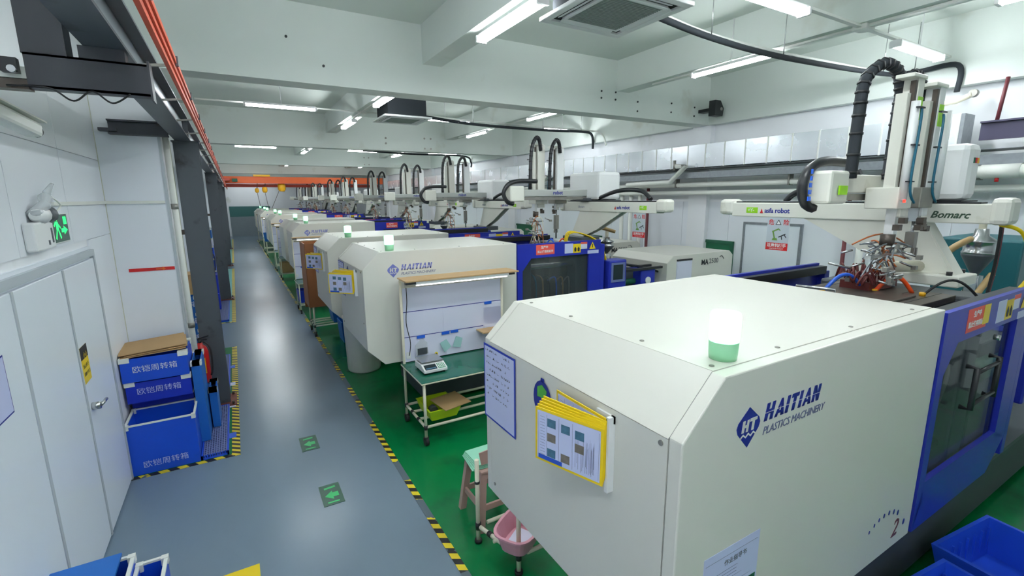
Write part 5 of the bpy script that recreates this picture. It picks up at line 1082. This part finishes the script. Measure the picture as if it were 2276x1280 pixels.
# ================= left wall fittings =================
t = thing('exit_sign', 'green lit running man exit sign on the left door wall', 'exit sign', (X0+.02, 4.75, 2.48))
MB().box(X0+.014, X0+.032, 4.50, 4.99, 2.39, 2.61).build('sign_box', PLAS, t, bevel=.004)
MB().box(X0+.032, X0+.035, 4.60, 4.98, 2.40, 2.60).build('sign_face', FLD, t)
gl = MB(); o = Vector((X0+.0355, 4.63, 2.41)); r = NY*1.25; u = NZ*1.15
for q in ([(.05, .07), (.09, .07), (.09, .12), (.05, .12)], [(.055, .125), (.08, .125), (.08, .148), (.055, .148)], [(.05, .07), (.065, .07), (.03, .01), (.015, .015)], [(.075, .07), (.09, .07), (.12, .02), (.105, .01)], [(.09, .11), (.13, .085), (.125, .075), (.09, .095)], [(.05, .115), (.02, .09), (.01, .1), (.045, .125)], [(.14, .05), (.2, .05), (.2, .075), (.14, .075)], [(.19, .035), (.26, .062), (.19, .09)], [(.2, .1), (.26, .1), (.26, .15), (.2, .15)]): gl.prism(q, o, -r if False else r, u, -.001)
gl.build('running_man', EXITG, t, kind='stuff')
t = thing('emergency_light', 'white twin emergency light box wrapped in plastic film beside the exit sign', 'emergency light', (X0+.05, 4.35, 2.48))
MB().box(X0+.014, X0+.075, 4.10, 4.47, 2.38, 2.565).build('box_body', PLAS, t, bevel=.012)
MB().box(X0+.075, X0+.077, 4.40, 4.43, 2.42, 2.52).box(X0+.075, X0+.077, 4.32, 4.35, 2.41, 2.44).build('indicator', GREYM, t, split=True)
rnd = random.Random(2)
for sx in (0, 1):
    c0 = Vector((X0+.06, 4.26+.14*sx, 2.61)); MB().lathe(c0, [(.03, -.05), (.05, 0), (.06, .05)], 14, 'y').build('lamp_head', GREYM if sx else PLAS, t); MB().cyl(c0-Vector((0, 0, .06)), c0, .015).build('lamp_neck', PLAS, t)
fb = [(X0+.03+.08*rnd.random(), 4.18+.38*i/7, 2.58+.18*(i/7)+.06*rnd.random()) for i in range(8)]
MB().tube(fb, .05, 9, rs=[.01, .03, .036, .026, .04, .03, .022, .01]).build('plastic_film', BAG, t)
MB().tube(spline([(X0+.06, 4.60, 2.73), (X0+.08, 4.7, 2.67), (X0+.06, 4.6, 2.61), (X0+.08, 4.5, 2.58)], 5), .006, 6).build('cord', PIPE, t)
t = thing('security_camera', 'white tubular security camera on the left wall near the top', 'camera', (-.9, 3.5, 3.15))
MB().bar((-1.0, 3.05, 3.17), (-.92, 3.74, 3.09), .085, .08).build('camera_housing', PIPE, t, bevel=.02)
MB().bar((-1.0, 3.0, 3.222), (-.92, 3.78, 3.14), .105, .008).build('sun_shield', WHITE2, t); MB().cyl((-.923, 3.74, 3.09), (-.918, 3.77, 3.087), .032, 16).build('lens', BLACK, t)
MB().cyl((-1.0, 3.15, 3.16), (X0, 3.15, 3.06), .02).build('mount_arm', PIPE, t)
t = thing('warning_sticker', 'yellow and black warning sticker on the white door above the handle', 'sticker', (X0+.047, 4.73, 1.43))
o = Vector((X0+.046, 4.64, 1.30)); 
MB().prism([(0, 0), (.19, 0), (.19, .29), (0, .29)], o, NY, NZ, -.001).build('yellow_field', YEL, t); MB().prism([(0, .19), (.19, .19), (.19, .29), (0, .29)], o+NX*.001, NY, NZ, -.001).build('black_field', INK, t)
q_ = Vector((X0+.0485, 4.80, 1.40)); text('lettering', '小心', q_+Vector((0, .0, .10)), -NY if False else NY, NZ, .05, YEL, t, t=.0005, align='RIGHT')
text('lettering', '当心夹手', Vector((X0+.0475, 4.655, 1.42)), NY, NZ, .038, INK, t, t=.0005); text('lettering', '请随手关门', Vector((X0+.0475, 4.655, 1.36)), NY, NZ, .032, INK, t, t=.0005)
t = thing('door_notice', 'lilac notice sheet on the white door at the left edge', 'notice', (X0+.047, 3.3, 1.75)); MB().box(X0+.045, X0+.047, 3.05, 3.38, 1.60, 1.90).build('sheet', PAPERB, t); MB().box(X0+.0445, X0+.0455, 3.04, 3.39, 1.59, 1.91).build('border', NAVY, t)
# small clutter near the far benches
for i, (x, y, z0, h, m, lab) in enumerate(((1.18, 25.1, .746, .4, CRATE3, 'blue tub on the far bench beside the aisle'), (1.25, 17.6, .232, .35, CARD, 'brown carton on the bench rails far down the aisle'), (1.2, 12.15, .232, .3, CRATE2, 'dark blue crate on the bench rails beyond the brown board'))):
    tag(tray(MB(), x-.05, x+.35, y, y+.4, z0, z0+h, .01, .02, .01).build('storage_tub', m), lab, 'tub', 'tubs down the row')
print('OBJ', len(bpy.data.objects), 'TRI', sum(len(o.data.polygons) for o in bpy.data.objects if o.type == 'MESH'))
